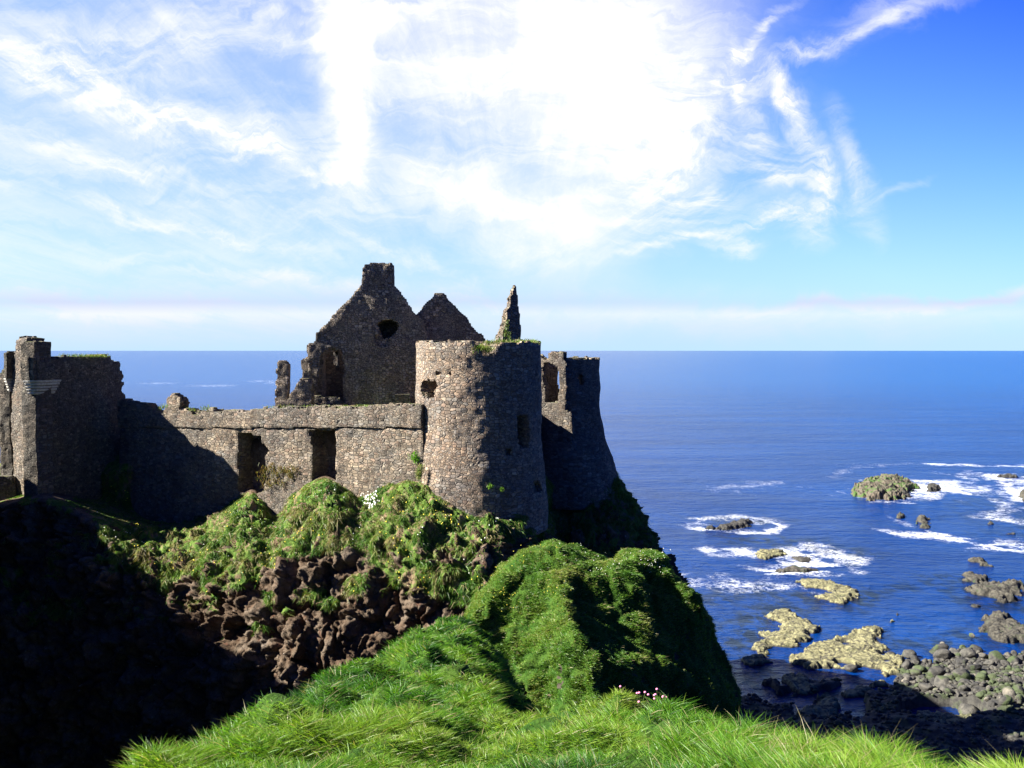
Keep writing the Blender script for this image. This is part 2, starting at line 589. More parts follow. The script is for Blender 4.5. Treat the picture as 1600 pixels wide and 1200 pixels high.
def blade_mat(name, trans=.45):
    m = bpy.data.materials.new(name)
    m.use_nodes = True
    m.node_tree.nodes.clear()
    t = NT(m.node_tree)
    out = t.new('ShaderNodeOutputMaterial')
    at = t.new('ShaderNodeAttribute', attribute_name='tone')
    df = t.new('ShaderNodeBsdfDiffuse')
    tr = t.new('ShaderNodeBsdfTranslucent')
    gl = t.new('ShaderNodeBsdfGlossy')
    gl.inputs['Roughness'].default_value = .45
    t.put(df.inputs[0], at.outputs['Color'])
    t.put(tr.inputs[0], t.mix(1.0, at.outputs['Color'], (1.25, 1.3, .55), 'MULTIPLY'))
    gl.inputs[0].default_value = (.6, .6, .6, 1)
    mx = t.new('ShaderNodeMixShader'); mx.inputs[0].default_value = trans
    t.t.links.new(df.outputs[0], mx.inputs[1]); t.t.links.new(tr.outputs[0], mx.inputs[2])
    m2 = t.new('ShaderNodeMixShader'); m2.inputs[0].default_value = .035
    t.t.links.new(mx.outputs[0], m2.inputs[1]); t.t.links.new(gl.outputs[0], m2.inputs[2])
    t.t.links.new(m2.outputs[0], out.inputs[0])
    return m


M_BLADE = blade_mat('grass_blade')
M_TUFT = blade_mat('cliff_grass', .3)


def reef_mat(name, top, side, weed=0.5):
    m, t, bs, out = node_mat(name)
    g = t.new('ShaderNodeNewGeometry')
    pos = g.outputs['Position']
    sp_ = t.new('ShaderNodeSeparateXYZ'); t.put(sp_.inputs[0], pos)
    n1 = t.noise(pos, .5, 6, .7)
    n2 = t.noise(pos, 2.2, 6, .75)
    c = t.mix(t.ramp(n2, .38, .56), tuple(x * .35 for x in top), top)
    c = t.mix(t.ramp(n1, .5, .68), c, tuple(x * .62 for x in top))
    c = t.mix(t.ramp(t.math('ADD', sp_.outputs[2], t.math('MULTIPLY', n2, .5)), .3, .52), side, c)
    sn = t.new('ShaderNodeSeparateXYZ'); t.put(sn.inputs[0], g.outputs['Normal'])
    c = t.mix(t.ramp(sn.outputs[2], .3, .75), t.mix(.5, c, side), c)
    vc = t.vor(t.vmath('ADD', pos, t.vmath('SCALE', t.noise(pos, .7, 4, .6, color=True), s=2.0)), .45, 'DISTANCE_TO_EDGE')
    c = t.mix(t.ramp(vc.outputs['Distance'], .0, .07), side, c)
    c = t.mix(t.ramp(t.noise(pos, .8, 6, .72), .54, .6), c, tuple(x * .3 for x in top))
    gw = t.math('MULTIPLY', t.ramp(t.noise(pos, .5, 4, .65), .56 - .12 * (weed > .9) * .5, .66 - .12 * (weed > .9) * .5), weed)
    c = t.mix(gw, c, (.045, .10, .01))
    t.put(bs.inputs['Base Color'], c)
    bs.inputs['Roughness'].default_value = .8
    t.put(bs.inputs['Normal'], bump(t, t.math('ADD', n2, t.math('MULTIPLY', t.noise(pos, 9, 4, .7), .4)), .3))
    return m


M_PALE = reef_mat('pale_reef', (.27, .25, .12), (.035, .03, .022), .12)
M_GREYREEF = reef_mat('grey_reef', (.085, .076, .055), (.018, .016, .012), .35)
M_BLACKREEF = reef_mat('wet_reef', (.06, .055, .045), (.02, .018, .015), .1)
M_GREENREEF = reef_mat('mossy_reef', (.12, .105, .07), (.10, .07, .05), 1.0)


def boulder_mat(name, c0, c1, green):
    m, t, bs, out = node_mat(name)
    g = t.new('ShaderNodeNewGeometry')
    pos = g.outputs['Position']
    oi = t.new('ShaderNodeObjectInfo')
    n = t.noise(pos, 1.4, 6, .7)
    c = t.mix(t.ramp(n, .35, .65), c0, c1)
    c = t.mix(1.0, c, t.cramp(oi.outputs['Random'], [(0, (.4, .4, .4)), (.8, (1.1, 1.1, 1.05)), (1, (2.0, 1.9, 1.7))]), 'MULTIPLY')
    c = t.mix(t.math('MULTIPLY', t.ramp(t.noise(pos, .35, 3, .5), .52, .6), green), c, (.035, .055, .012))
    t.put(bs.inputs['Base Color'], c)
    bs.inputs['Roughness'].default_value = .85
    t.put(bs.inputs['Normal'], bump(t, n, .2))
    return m


M_BOULDER = boulder_mat('boulder', (.026, .025, .023), (.095, .088, .074), .8)
M_SHINGLE = boulder_mat('shingle', (.016, .015, .014), (.05, .047, .04), .6)


def sea_mat():
    m, t, bs, out = node_mat('sea_water')
    g = t.new('ShaderNodeNewGeometry')
    pos = g.outputs['Position']
    foam = t.new('ShaderNodeAttribute', attribute_name='foam').outputs['Fac']
    weed = t.new('ShaderNodeAttribute', attribute_name='weed').outputs['Fac']
    # foam eaten by noise
    f1 = t.noise(t.vmath('ADD', pos, t.vmath('SCALE', t.noise(pos, .25, 3, .6, color=True), s=3.0)), .55, 8, .75)
    f2 = t.noise(pos, 2.0, 5, .7)
    r1 = t.math('SUBTRACT', 1.0, t.math('MULTIPLY', t.math('ABSOLUTE', t.math('SUBTRACT', f1, .5)), 9.0))
    r2 = t.math('SUBTRACT', 1.0, t.math('MULTIPLY', t.math('ABSOLUTE', t.math('SUBTRACT', f2, .5)), 7.0))
    lace = t.math('MAXIMUM', r1, t.math('MULTIPLY', r2, .8))
    fm = t.math('ADD', t.math('MULTIPLY', foam, 1.1), t.math('MULTIPLY', t.math('SUBTRACT', lace, .66), 1.6))
    fm = t.math('ADD', fm, t.math('MULTIPLY', t.math('SUBTRACT', t.noise(pos, .12, 3, .6), .5), 1.6))
    fm = t.math('MULTIPLY', t.ramp(fm, .45, 1.15), t.ramp(foam, .03, .3))
    wd = t.math('MULTIPLY', weed, t.ramp(t.noise(t.mapping(pos, scale=(1, .6, 1)), .35, 6, .7), .42, .56))
    patch = t.noise(t.mapping(pos, scale=(.3, 1, 1)), .02, 4, .6)
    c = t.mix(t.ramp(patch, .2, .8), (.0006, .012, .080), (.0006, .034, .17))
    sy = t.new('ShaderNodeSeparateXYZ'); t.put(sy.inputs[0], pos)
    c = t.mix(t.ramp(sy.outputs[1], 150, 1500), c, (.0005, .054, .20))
    c = t.mix(wd, c, (.004, .008, .012))
    c = t.mix(fm, c, (.72, .74, .76))
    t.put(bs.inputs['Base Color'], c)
    t.put(bs.inputs['Roughness'], t.math('ADD', .24, t.math('MULTIPLY', fm, .6)))
    bs.inputs['IOR'].default_value = 1.33
    t.put(bs.inputs['Specular IOR Level'], t.math('MULTIPLY', .34, t.math('SUBTRACT', 1.0, fm)))
    # waves: longer in the distance, ripples near
    dist = t.vmath('LENGTH', t.vmath('SUBTRACT', pos, (0, 0, HC)))
    near = t.ramp(dist, 90, 420, 1.0, 0.0)
    w1 = t.noise(t.mapping(pos, rot=(0, 0, R(12)), scale=(.55, 1, 1)), .30, 6, .62)
    w2 = t.noise(t.mapping(pos, rot=(0, 0, R(-20)), scale=(.7, 1, 1)), 1.3, 5, .6)
    w3 = t.noise(t.mapping(pos, rot=(0, 0, R(8)), scale=(.35, 1, 1)), .035, 6, .65)
    b1 = bump(t, w2, .22)
    b1 = bump(t, w1, 1.2, 1.0, b1)
    b1 = bump(t, w3, 4.0, .8, b1)
    t.put(bs.inputs['Normal'], b1)
    return m


M_SEA = sea_mat()


def simple_mat(name, c, rough=.8):
    m, t, bs, out = node_mat(name)
    g = t.new('ShaderNodeNewGeometry')
    n = t.noise(g.outputs['Position'], 12, 3)
    t.put(bs.inputs['Base Color'], t.mix(n, tuple(x * .75 for x in c), tuple(min(1, x * 1.2) for x in c)))
    bs.inputs['Roughness'].default_value = rough
    return m


M_YEL = simple_mat('yellow_petal', (.75, .6, .05))
M_WHT = simple_mat('white_petal', (.8, .8, .72))
M_PNK = simple_mat('pink_petal', (.75, .22, .4))
M_STEM = simple_mat('stem', (.12, .2, .04))

# ------------------------------------------------------------------ the sea
SEA_SPOTS = []      # (kind, list of world points, width, strength)


def strokes(pts_px, width, strength, kind='foam'):
    SEA_SPOTS.append((kind, np.array([ground_pt(x, y)[:2] for x, y in pts_px]), width, strength))


# foam lines read off the photograph's water
strokes([(1073, 822), (1100, 812), (1150, 806), (1195, 812), (1222, 822), (1205, 832), (1165, 833), (1120, 828), (1080, 824)], 2.6, .62)
strokes([(1130, 812), (1160, 808), (1185, 818)], 3, .45)
strokes([(1102, 859), (1130, 858), (1160, 861)], 2.2, .75)
strokes([(1160, 865), (1195, 868), (1225, 862), (1262, 858), (1290, 868), (1330, 878)], 4.5, .72)
strokes([(1225, 862), (1250, 872), (1280, 882), (1240, 880)], 5.0, .80)
strokes([(1160, 884), (1190, 890), (1230, 892), (1280, 896)], 2.0, .55)
strokes([(1200, 897), (1290, 893)], 1.0, .65)
strokes([(1070, 905), (1110, 908), (1150, 913), (1195, 915)], 6.0, .44)
strokes([(1238, 912), (1262, 922), (1300, 938)], 1.2, .5)
strokes([(1365, 776), (1400, 778), (1440, 772), (1490, 762), (1480, 754), (1440, 752), (1415, 760)], 7, .68)
strokes([(1415, 770), (1440, 762), (1480, 765)], 10, .95)
strokes([(1468, 726), (1520, 727)], 3.5, .75)
strokes([(1570, 728), (1610, 729)], 3.5, .7)
strokes([(1540, 743), (1575, 750), (1620, 755)], 9, .75)
strokes([(1502, 761), (1528, 763)], 3.5, .65)
strokes([(1520, 773), (1540, 775)], 3, .45)
strokes([(1556, 784), (1575, 786), (1560, 800), (1550, 806)], 4, .5)
strokes([(1540, 806), (1570, 812), (1600, 818)], 3.5, .55)
strokes([(1380, 829), (1410, 834), (1450, 836), (1480, 842), (1510, 847), (1560, 857), (1620, 866)], 3.4, .82)
strokes([(1545, 852), (1575, 848), (1600, 856)], 4, .55)
strokes([(1388, 806), (1420, 822)], 2, .3)
strokes([(1585, 762), (1605, 782)], 6, .8)
strokes([(1300, 745), (1345, 727), (1420, 725)], 4, .28)
strokes([(1130, 765), (1200, 755)], 8, .3)
strokes([(-40, 594), (120, 597), (200, 600), (430, 595)], 16, .36)
strokes([(300, 604), (420, 600)], 22, .38)
# weed and submerged rock
strokes([(1150, 840), (1260, 850), (1330, 868)], 6, .8, 'weed')
strokes([(1120, 815), (1190, 816)], 5, .8, 'weed')
strokes([(1120, 935), (1180, 925), (1230, 945)], 5, .75, 'weed')
strokes([(1150, 1010), (1190, 960), (1240, 950)], 5, .9, 'weed')
strokes([(1240, 930), (1330, 945), (1360, 930)], 4, .9, 'weed')
strokes([(1380, 925), (1480, 905), (1560, 915)], 5, .7, 'weed')
strokes([(1500, 925), (1560, 945), (1620, 950)], 6, .8, 'weed')
strokes([(1540, 780), (1620, 830)], 16, .5, 'weed')
strokes([(1380, 1000), (1460, 1010), (1540, 990)], 5, .8, 'weed')
strokes([(1180, 1060), (1300, 1080), (1420, 1120)], 9, .9, 'weed')


def build_sea():
    # rows by distance; fine where the shore water is
    ys_ = np.concatenate([np.linspace(-40, 86, 16), np.linspace(88, 190, 300)[0:], np.linspace(190.6, 480, 330)[1:],
                          np.geomspace(490, 60000, 70)])
    nc = 520
    xs = np.concatenate([np.linspace(-1.2, .10, 90)[:-1], np.linspace(.10, .62, 380), np.linspace(.63, 1.2, 20)])
    Y, T = np.meshgrid(ys_, xs, indexing='ij')
    X = T * np.maximum(np.abs(Y), 60) * 1.0
    X = np.where(Y > 86, T * Y, T * 90)
    xw, yw = X.ravel(), Y.ravel()
    res = {'foam': np.zeros(xw.shape), 'weed': np.zeros(xw.shape)}
    for kind, pts, wd, s in SEA_SPOTS:
        bb = (xw > pts[:, 0].min() - wd * 3) & (xw < pts[:, 0].max() + wd * 3) & (yw > pts[:, 1].min() - wd * 3) & (yw < pts[:, 1].max() + wd * 3)
        if not bb.any():
            continue
        x, y = xw[bb], yw[bb]
        dm = np.full(x.shape, 1e9)
        for a, b in zip(pts[:-1], pts[1:]):
            e = b - a
            tt = np.clip(((x - a[0]) * e[0] + (y - a[1]) * e[1]) / max((e ** 2).sum(), 1e-9), 0, 1)
            dm = np.minimum(dm, np.hypot(x - a[0] - tt * e[0], y - a[1] - tt * e[1]))
        wv = np.clip(1 + 1.1 * fbm(np.stack([x * .16, y * .16, 0 * x], -1), 3, .6, 2), .25, 3)
        val = s * (.78 if kind == 'foam' else 1) * (1 - sstep(dm, wd * .05 * wv, wd * 1.7 * wv))
        res[kind][bb] = np.maximum(res[kind][bb], val)
    me = mesh_of('sea', np.stack([X, Y, 0 * X], -1), [grid_faces(len(ys_), len(xs))], True, res)
    tag(link('sea', me, M_SEA), kind='structure')


build_sea()

# ------------------------------------------------------------------ turf helpers
def blades_on(name, grid, mask, n, length, width, tones, lean=(0.35, 0.0, 0.0), droop=0.35, seg=2, dens_pow=2.0, kind_label=None, mat=None, seed=1, lenfun=None, upfun=0.75, clump=0.0, clump_s=1.0):
    """scatter grass blades over a grid surface (rows, cols, 3) where mask (rows, cols) > 0"""
    rng = np.random.default_rng(seed)
    a = grid[:-1, :-1]; b = grid[:-1, 1:]; c = grid[1:, 1:]; d_ = grid[1:, :-1]
    cen = (a + b + c + d_) / 4
    area = np.linalg.norm(np.cross(c - a, d_ - b), axis=-1) / 2
    dist = np.linalg.norm(cen - np.array([0, 0, HC]), axis=-1)
    px, py = to_px(cen)
    vis = (px > -60) & (px < 1660) & (py < 1300) & (cen[..., 1] > 2)
    mk = (mask[:-1, :-1] + mask[1:, 1:]) / 2
    if clump:
        mk = mk * np.clip(.5 + clump * fbm(cen / clump_s, 2, .5, seed + 5), 0.02, 2)
    wgt = (area * mk * vis / np.maximum(dist, 5) ** dens_pow).ravel()
    cs = np.cumsum(wgt)
    if cs[-1] <= 0:
        return None
    idx = np.searchsorted(cs, rng.random(n) * cs[-1])
    r, cc = np.unravel_index(np.clip(idx, 0, wgt.size - 1), mk.shape)
    s, t_ = rng.random((2, n, 1))
    p = (a[r, cc] * (1 - s) + b[r, cc] * s) * (1 - t_) + (d_[r, cc] * (1 - s) + c[r, cc] * s) * t_
    nr = np.cross(b[r, cc] - a[r, cc], d_[r, cc] - a[r, cc])
    nr /= np.maximum(np.linalg.norm(nr, axis=1, keepdims=True), 1e-9)
    nr = np.where(nr[:, 2:] < -0.3, -nr, nr)
    di = dist[r, cc]
    L = length * (0.55 + .9 * rng.random(n))
    Wd = width * (0.7 + .6 * rng.random(n))
    dry_ = rng.random(n) < .025
    L = np.where(dry_, L * 1.35, L)
    if lenfun is not None:
        lf, wf = lenfun(p, di)
        L = L * lf; Wd = Wd * wf
    up = nr * (1 - upfun) + np.array([0, 0, 1]) * upfun
    az = rng.random(n) * 2 * math.pi
    swirl = fbm(p * .9, 2, .5, 40)
    ld = np.stack([np.cos(az), np.sin(az), 0 * az], -1) * .62 + np.array(lean) * (1 + .6 * swirl[:, None])
    ld[:, 1] += .22 * fbm(p * .6, 2, .5, 60)
    tip = up + ld
    tip /= np.linalg.norm(tip, axis=1, keepdims=True)
    dr = (ld * .9 - np.array([0, 0, 1]) * droop)
    view = p - np.array([0, 0, HC]); view /= np.linalg.norm(view, axis=1, keepdims=True)
    rnd = rng.normal(size=(n, 3)) * .55
    side = np.cross(tip, view + rnd); side /= np.maximum(np.linalg.norm(side, axis=1, keepdims=True), 1e-9)
    base = p - nr * .03
    vs = []
    for k in range(seg + 1):
        f = k / seg
        pos = base + (tip * f + dr * f * f * .6) * L[:, None]
        wk = Wd * (1 - f) ** .6 * (1 if k else .8)
        if k < seg:
            vs += [pos - side * wk[:, None] / 2, pos + side * wk[:, None] / 2]
        else:
            vs.append(pos)
    nv = 2 * seg + 1
    V = np.stack(vs, 1)
    off = np.arange(n)[:, None] * nv
    fq = []
    for k in range(seg - 1):
        fq.append(off + np.array([2 * k, 2 * k + 1, 2 * k + 3, 2 * k + 2]))
    fq = np.concatenate(fq) if fq else np.zeros((0, 4), int)
    ft = off + np.array([2 * seg - 2, 2 * seg - 1, 2 * seg])
    tn = np.array(tones)
    base_n = np.clip(.5 + .75 * fbm(p * .35, 3, .55, 21) + .22 * rng.normal(size=n), 0, .999)
    pos_ = base_n * (len(tn) - 1)
    i0 = pos_.astype(int); ff = (pos_ - i0)[:, None]
    col = .8 * tn[i0] * (1 - ff) + .8 * tn[np.minimum(i0 + 1, len(tn) - 1)] * ff
    dry = dry_[:, None]
    col = np.where(dry, np.array([.30, .26, .12]), col)
    col = col * (.7 + .6 * rng.random((n, 1)))
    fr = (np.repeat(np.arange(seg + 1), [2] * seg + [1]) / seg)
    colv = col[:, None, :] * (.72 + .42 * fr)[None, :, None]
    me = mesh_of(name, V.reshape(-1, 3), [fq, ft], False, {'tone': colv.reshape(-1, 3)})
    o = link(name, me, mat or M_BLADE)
    tag(o, kind_label, 'grass', kind='stuff')
    return o


# ------------------------------------------------------------------ the headland in the foreground
def row_net(Y, pts, left, right, ni=7):
    """one cross-row: pts = [(px,py)...] at distance Y; left/right = drops [(dx,dz)...] outwards from the ends"""
    w_ = np.array([P(a, b, Y) for a, b in pts])
    s = np.concatenate([[0], np.cumsum(np.linalg.norm(np.diff(w_, axis=0), axis=1))])
    t = np.linspace(0, s[-1], ni)
    mid = np.stack([np.interp(t, s, w_[:, k]) for k in range(3)], -1)
    lf = [w_[0] + np.array([-dx_, 0, -dz_]) for dx_, dz_ in left][::-1]
    rt = [w_[-1] + np.array([dx_, 0, -dz_]) for dx_, dz_ in right]
    return np.array(lf + list(mid) + rt)


LD = [(.7, .8), (2.0, 4), (4.0, 12), (7, 26), (10, 42)]
RD = [(.35, .6), (1.0, 2.6), (2.2, 7), (4.5, 18), (8, 42)]
RG = [(.45, .9), (1.1, 2.4), (2.2, 4.6), (4.5, 12), (8, 38)]
fg_rows = [
    (1.0, [(-6000, 2900), (900, 2900), (9000, 2900)], LD, RD),
    (3.5, [(-1500, 1560), (800, 1545), (3600, 1560)], LD, RD),
    (5.5, [(-200, 1305), (800, 1300), (2200, 1300)], LD, RD),
    (7.0, [(190, 1240), (800, 1215), (1300, 1222), (1640, 1255)], LD, RD),
    (8.3, [(310, 1185), (800, 1165), (1180, 1180), (1460, 1212)], LD, RD),
    (9.6, [(400, 1142), (760, 1135), (1060, 1150), (1250, 1172)], LD, RD),
    (11.2, [(462, 1126), (720, 1112), (930, 1128), (1060, 1136)], LD, RD),
    (12.8, [(498, 1110), (690, 1090), (820, 1135), (900, 1132), (960, 1108), (1020, 1126)], LD, RD),
    (14.5, [(527, 1096), (665, 1070), (750, 1082), (800, 1125)], LD, RG),
    (17.0, [(562, 1078), (650, 1050), (740, 1062), (780, 1100)], LD, RG),
    (20.5, [(592, 1056), (655, 1028), (720, 1035), (762, 1070)], LD, RG),
    (25.0, [(622, 1028), (668, 1006), (722, 1010), (750, 1038)], LD, RG),
    (30.5, [(658, 998), (692, 988), (728, 992), (742, 1012)], LD, RG),
    (36.5, [(695, 976), (712, 972), (728, 976), (738, 990)], LD, RG),
    (39.5, [(705, 984), (720, 982), (732, 984), (742, 998)], LD, RG),
    (42.0, [(708, 1000), (725, 1000), (745, 1000), (755, 1010)], LD, RG),
]
net = np.array([row_net(*r_) for r_ in fg_rows])
fine = cr_axis(cr_axis(net, 700, 0), 420, 1)
fine = even_axis(fine, 620, 0)
# spread columns: more on the grassy top
ncol = 420
fg = fine
nrm = grid_normals(fg)
nrm = np.where(nrm[..., 2:] < 0, -nrm, nrm) if nrm[300, 200, 2] < 0 else nrm
dist = np.linalg.norm(fg - np.array([0, 0, HC]), axis=-1)
flat = sstep(nrm[..., 2], .35, .8)
amp = np.clip(dist / 12, .3, 1.0)
h = fbm(fg * np.array([.42, .42, .2]), 4, .5, 2) * .42 + np.abs(fbm(fg * np.array([1.0, 1.0, .6]), 3, .5, 9)) * .36
h = (h - .12) * amp
fg = fg + nrm * h[..., None]
stp = 1 - flat
fg = fg + nrm * (stp * (fbm(fg * .3, 5, .55, 30) * .8))[..., None]
fg_n = grid_normals(fg)
turf_fg = sstep(nrm[..., 2] + .15 * fbm(fg * .8, 3, .5, 4), .05, .3)
o = link('headland', mesh_of('headland', fg, [grid_faces(*fg.shape[:2])], True, {'turf': turf_fg.ravel()}), M_TURF)
tag(o, kind='structure')
FG = fg
FGMASK = turf_fg * sstep(nrm[..., 2], .05, .35)


# ------------------------------------------------------------------ the knoll between the headland and the castle
# columns left to right; each row: (px, py, distance)
kn = [
    # back (hidden)      crest               face1            face2             face3            base             deep
    [(690, 1000, 50), (700, 1000, 47), (703, 1025, 46.5), (708, 1065, 46), (712, 1110, 45.5), (720, 1200, 45), (735, 1700, 43)],
    [(720, 975, 56), (735, 964, 48), (742, 985, 47.2), (752, 1015, 46.4), (765, 1060, 45.6), (780, 1150, 44.8), (790, 1700, 42.5)],
    [(755, 930, 58), (768, 922, 50), (776, 950, 48.8), (787, 990, 47.6), (802, 1040, 46.4), (818, 1110, 45.2), (832, 1700, 41.5)],
    [(790, 900, 60), (800, 889, 51.5), (810, 920, 49.8), (820, 965, 48), (837, 1020, 46.2), (856, 1100, 44.4), (866, 1700, 40)],
    [(830, 870, 62), (836, 858, 53), (845, 895, 50.2), (853, 945, 47.6), (869, 1010, 45.2), (890, 1100, 43), (902, 1700, 39)],
    [(896, 875, 64), (896, 853, 54), (882, 893, 50.2), (884, 940, 46.8), (902, 1010, 44.4), (928, 1100, 42), (945, 1700, 39)],
    [(940, 888, 64), (938, 866, 54.5), (918, 903, 51), (908, 955, 47.6), (926, 1020, 45.4), (955, 1100, 43.4), (985, 1700, 41)],
    [(990, 880, 62), (985, 860, 53.5), (978, 893, 51.5), (960, 960, 48.8), (972, 1020, 47), (995, 1100, 45), (1030, 1700, 43)],
    [(1030, 890, 61), (1027, 870, 53.5), (1022, 905, 52), (1015, 965, 50), (1020, 1030, 48.5), (1040, 1100, 46.5), (1080, 1700, 44)],
    [(1060, 915, 60), (1056, 902, 53), (1054, 928, 52.4), (1052, 980, 51), (1060, 1040, 49.5), (1085, 1110, 47.5), (1130, 1700, 45)],
    [(1100, 950, 59), (1100, 943, 53), (1098, 960, 52.2), (1093, 1000, 51.2), (1100, 1050, 50.2), (1120, 1120, 48.5), (1180, 1700, 46)],
    [(1112, 1000, 60), (1113, 975, 54.5), (1117, 1005, 54), (1124, 1040, 53.5), (1138, 1075, 53), (1160, 1140, 52), (1225, 1700, 51)],
    [(1090, 1010, 66), (1100, 985, 61), (1108, 1020, 61), (1118, 1060, 61), (1130, 1090, 61), (1150, 1150, 61), (1200, 1550, 60)],
    [(1040, 1010, 72), (1060, 985, 72), (1065, 1020, 72), (1070, 1060, 72), (1080, 1090, 72), (1100, 1150, 72), (1140, 1450, 72)],
]
knet = np.array([[P(*q_) for q_ in c_] for c_ in kn]).transpose(1, 0, 2)
kf = cr_axis(cr_axis(knet, 360, 0), 520, 1)
kf = even_axis(even_axis(kf, 340, 0), 440, 1)
kn_n = grid_normals(kf)
if kn_n[150, 200, 1] > 0:
    kn_n = -kn_n
z = kf[..., 2]
h = fbm(kf * .28, 3, .5, 3) * .65 + np.abs(fbm(kf * .75, 3, .5, 8)) * .36 + fbm(kf * 2.2, 2, .5, 14) * .12
f1, f2 = worley(kf * np.array([.8, .8, .55]), 2)
colx = np.linspace(0, 1, kf.shape[1])[None, :] * np.ones((kf.shape[0], 1))
pxk, pyk = to_px(kf)
bare = sstep(pxk + 25 * fbm(kf * .3, 2, .5, 6), 960, 1060) * sstep(pyk + 30 * fbm(kf * .4, 2, .5, 7), 930, 985)
bare = bare * .38
bare = np.maximum(bare, sstep(pyk, 1230, 1280))
bare = np.maximum(bare, sstep(fbm(kf * np.array([.5, .5, .9]), 4, .6, 17) - .25 * sstep(pyk, 1100, 900), .62, .75) * .9)
h = h * (1 - .5 * bare) + bare * (.55 * (1 - f1) - .1)
kf = kf + kn_n * h[..., None]
kturf = 1 - bare
o = link('grassy_knoll', mesh_of('grassy_knoll', kf, [grid_faces(*kf.shape[:2])], True, {'turf': kturf.ravel()}), M_TURF)
tag(o, kind='structure')
KN, KMASK = kf, sstep(kturf, .45, .75) * (pyk < 1200)

# ------------------------------------------------------------------ the castle rock
def crock(foot, plat, rows):
    return [P(*r_) for r_ in [foot] + rows], plat


cc = []   # every column: [back plateau, front plateau, foot, bulge, turf end, rock, rock low, deep, base]


def ccol_(fx, fy, fY, plat, rows, back=14.0, inset=2.6, zb=None):
    f = P(fx, fy, fY)
    dirx = f[0] / f[1]
    p1 = np.array([f[0] + inset * dirx, f[1] + inset, plat])
    zb = plat if zb is None else zb
    p0 = np.array([f[0] + back * dirx, f[1] + back, zb])
    pb = np.array([f[0] + (back + 12) * dirx, f[1] + back + 14, plat - 14])
    p2 = np.array([f[0] + inset * .93 * dirx, f[1] + inset * .93, f[2] + .1])
    cc.append([pb, p0, p1, p2, f] + [P(*r_) for r_ in rows])


ccol_(-560, 860, 84, 29.5, [(-570, 900, 80), (-580, 960, 77), (-590, 1030, 75), (-600, 1120, 73), (-600, 1250, 71), (-600, 1450, 69)])
ccol_(-250, 830, 84, 30.0, [(-255, 870, 80), (-260, 930, 77), (-265, 1010, 75), (-270, 1110, 73), (-270, 1250, 71), (-270, 1450, 69)])
ccol_(-60, 800, 82.5, 30.2, [(-60, 830, 81.6), (-60, 900, 79.5), (-60, 985, 76), (-60, 1085, 74), (-50, 1230, 72), (-50, 1450, 69)])
ccol_(20, 785, 81.5, 30.2, [(20, 815, 80.8), (20, 890, 79), (25, 980, 76), (30, 1080, 74), (40, 1230, 72), (50, 1450, 69)], inset=6)
ccol_(75, 778, 81, 30.6, [(75, 815, 80.4), (85, 890, 78.4), (95, 980, 76), (100, 1080, 74), (110, 1230, 72), (120, 1450, 69)], inset=13)
ccol_(170, 815, 80, 30.5, [(165, 845, 77.6), (165, 885, 76.2), (180, 970, 75.4), (190, 1080, 73.5), (200, 1230, 72), (210, 1450, 69)], inset=10)
WA, WB = P(186, 700, 90.5), P(660, 700, 75.0)
def wy(px, extra=.45):
    """distance of the curtain wall's face along the ray at px"""
    k = (px - 800) / FPX
    t_ = (k * WA[1] - WA[0]) / ((WB[0] - WA[0]) - k * (WB[1] - WA[1]))
    return WA[1] + t_ * (WB[1] - WA[1]) + extra
def ty(px, extra=.4, R_=5.65):
    """distance of the round tower's face along the ray at px"""
    o_ = (px - 748) / FPX * 74.5
    return 78.2 - math.sqrt(max(R_ ** 2 - o_ ** 2, 0)) + extra
ccol_(260, 815, wy(260), 33.6, [(250, 850, 79.4), (250, 895, 76.6), (265, 965, 74.5), (280, 1070, 72), (290, 1230, 71), (300, 1450, 69)], inset=2.45)
ccol_(330, 803, wy(330), 33.8, [(318, 850, 77.8), (315, 905, 74.6), (330, 965, 72.6), (350, 1065, 70.5), (370, 1230, 70), (380, 1450, 69)], inset=2.45)
ccol_(392, 766, wy(392), 34.2, [(378, 825, 76.2), (375, 895, 72.6), (390, 960, 70.8), (410, 1040, 69), (430, 1180, 69), (440, 1450, 68)], inset=2.45)
ccol_(430, 803, wy(430), 35.0, [(425, 838, 75.4), (428, 890, 72.2), (440, 955, 70), (450, 1030, 68), (470, 1160, 68), (480, 1450, 67)], inset=2.45)
ccol_(462, 765, wy(462), 36.0, [(468, 812, 73.8), (475, 880, 71.2), (485, 950, 69.2), (500, 1040, 67.5), (520, 1160, 67), (540, 1450, 67)], inset=2.45)
ccol_(508, 745, wy(508), 36.0, [(513, 790, 73.2), (520, 868, 70.8), (530, 945, 69.4), (545, 1050, 67.5), (560, 1160, 67), (580, 1450, 67)], inset=2.45)
ccol_(562, 773, wy(562), 36.0, [(560, 820, 72.6), (560, 880, 69.9), (570, 940, 68.6), (580, 1040, 67.5), (600, 1160, 67), (630, 1450, 66)], inset=2.45)
ccol_(610, 752, wy(610), 36.0, [(612, 812, 71.0), (612, 893, 68.5), (615, 940, 68.0), (620, 1020, 67.5), (640, 1150, 67), (680, 1450, 66)], inset=2.45)
ccol_(655, 748, wy(655), 36.0, [(662, 815, 70.0), (668, 895, 67.6), (668, 940, 67.4), (670, 1010, 67.5), (690, 1150, 67), (720, 1450, 66)], inset=2.45)
ccol_(700, 780, ty(700), 32.0, [(712, 838, 69.2), (715, 885, 67.2), (712, 930, 66.8), (710, 1010, 66.5), (730, 1150, 66), (760, 1450, 65)], inset=1.2)
ccol_(740, 800, ty(740), 31.0, [(752, 835, 69.2), (758, 862, 68.2), (755, 905, 65.8), (750, 990, 66), (770, 1150, 66), (800, 1450, 65)], inset=1.2)
ccol_(782, 806, ty(782), 30.0, [(785, 828, 70.4), (790, 870, 69.8), (790, 915, 67.6), (790, 990, 67), (810, 1150, 67), (840, 1450, 66)], inset=1.2)
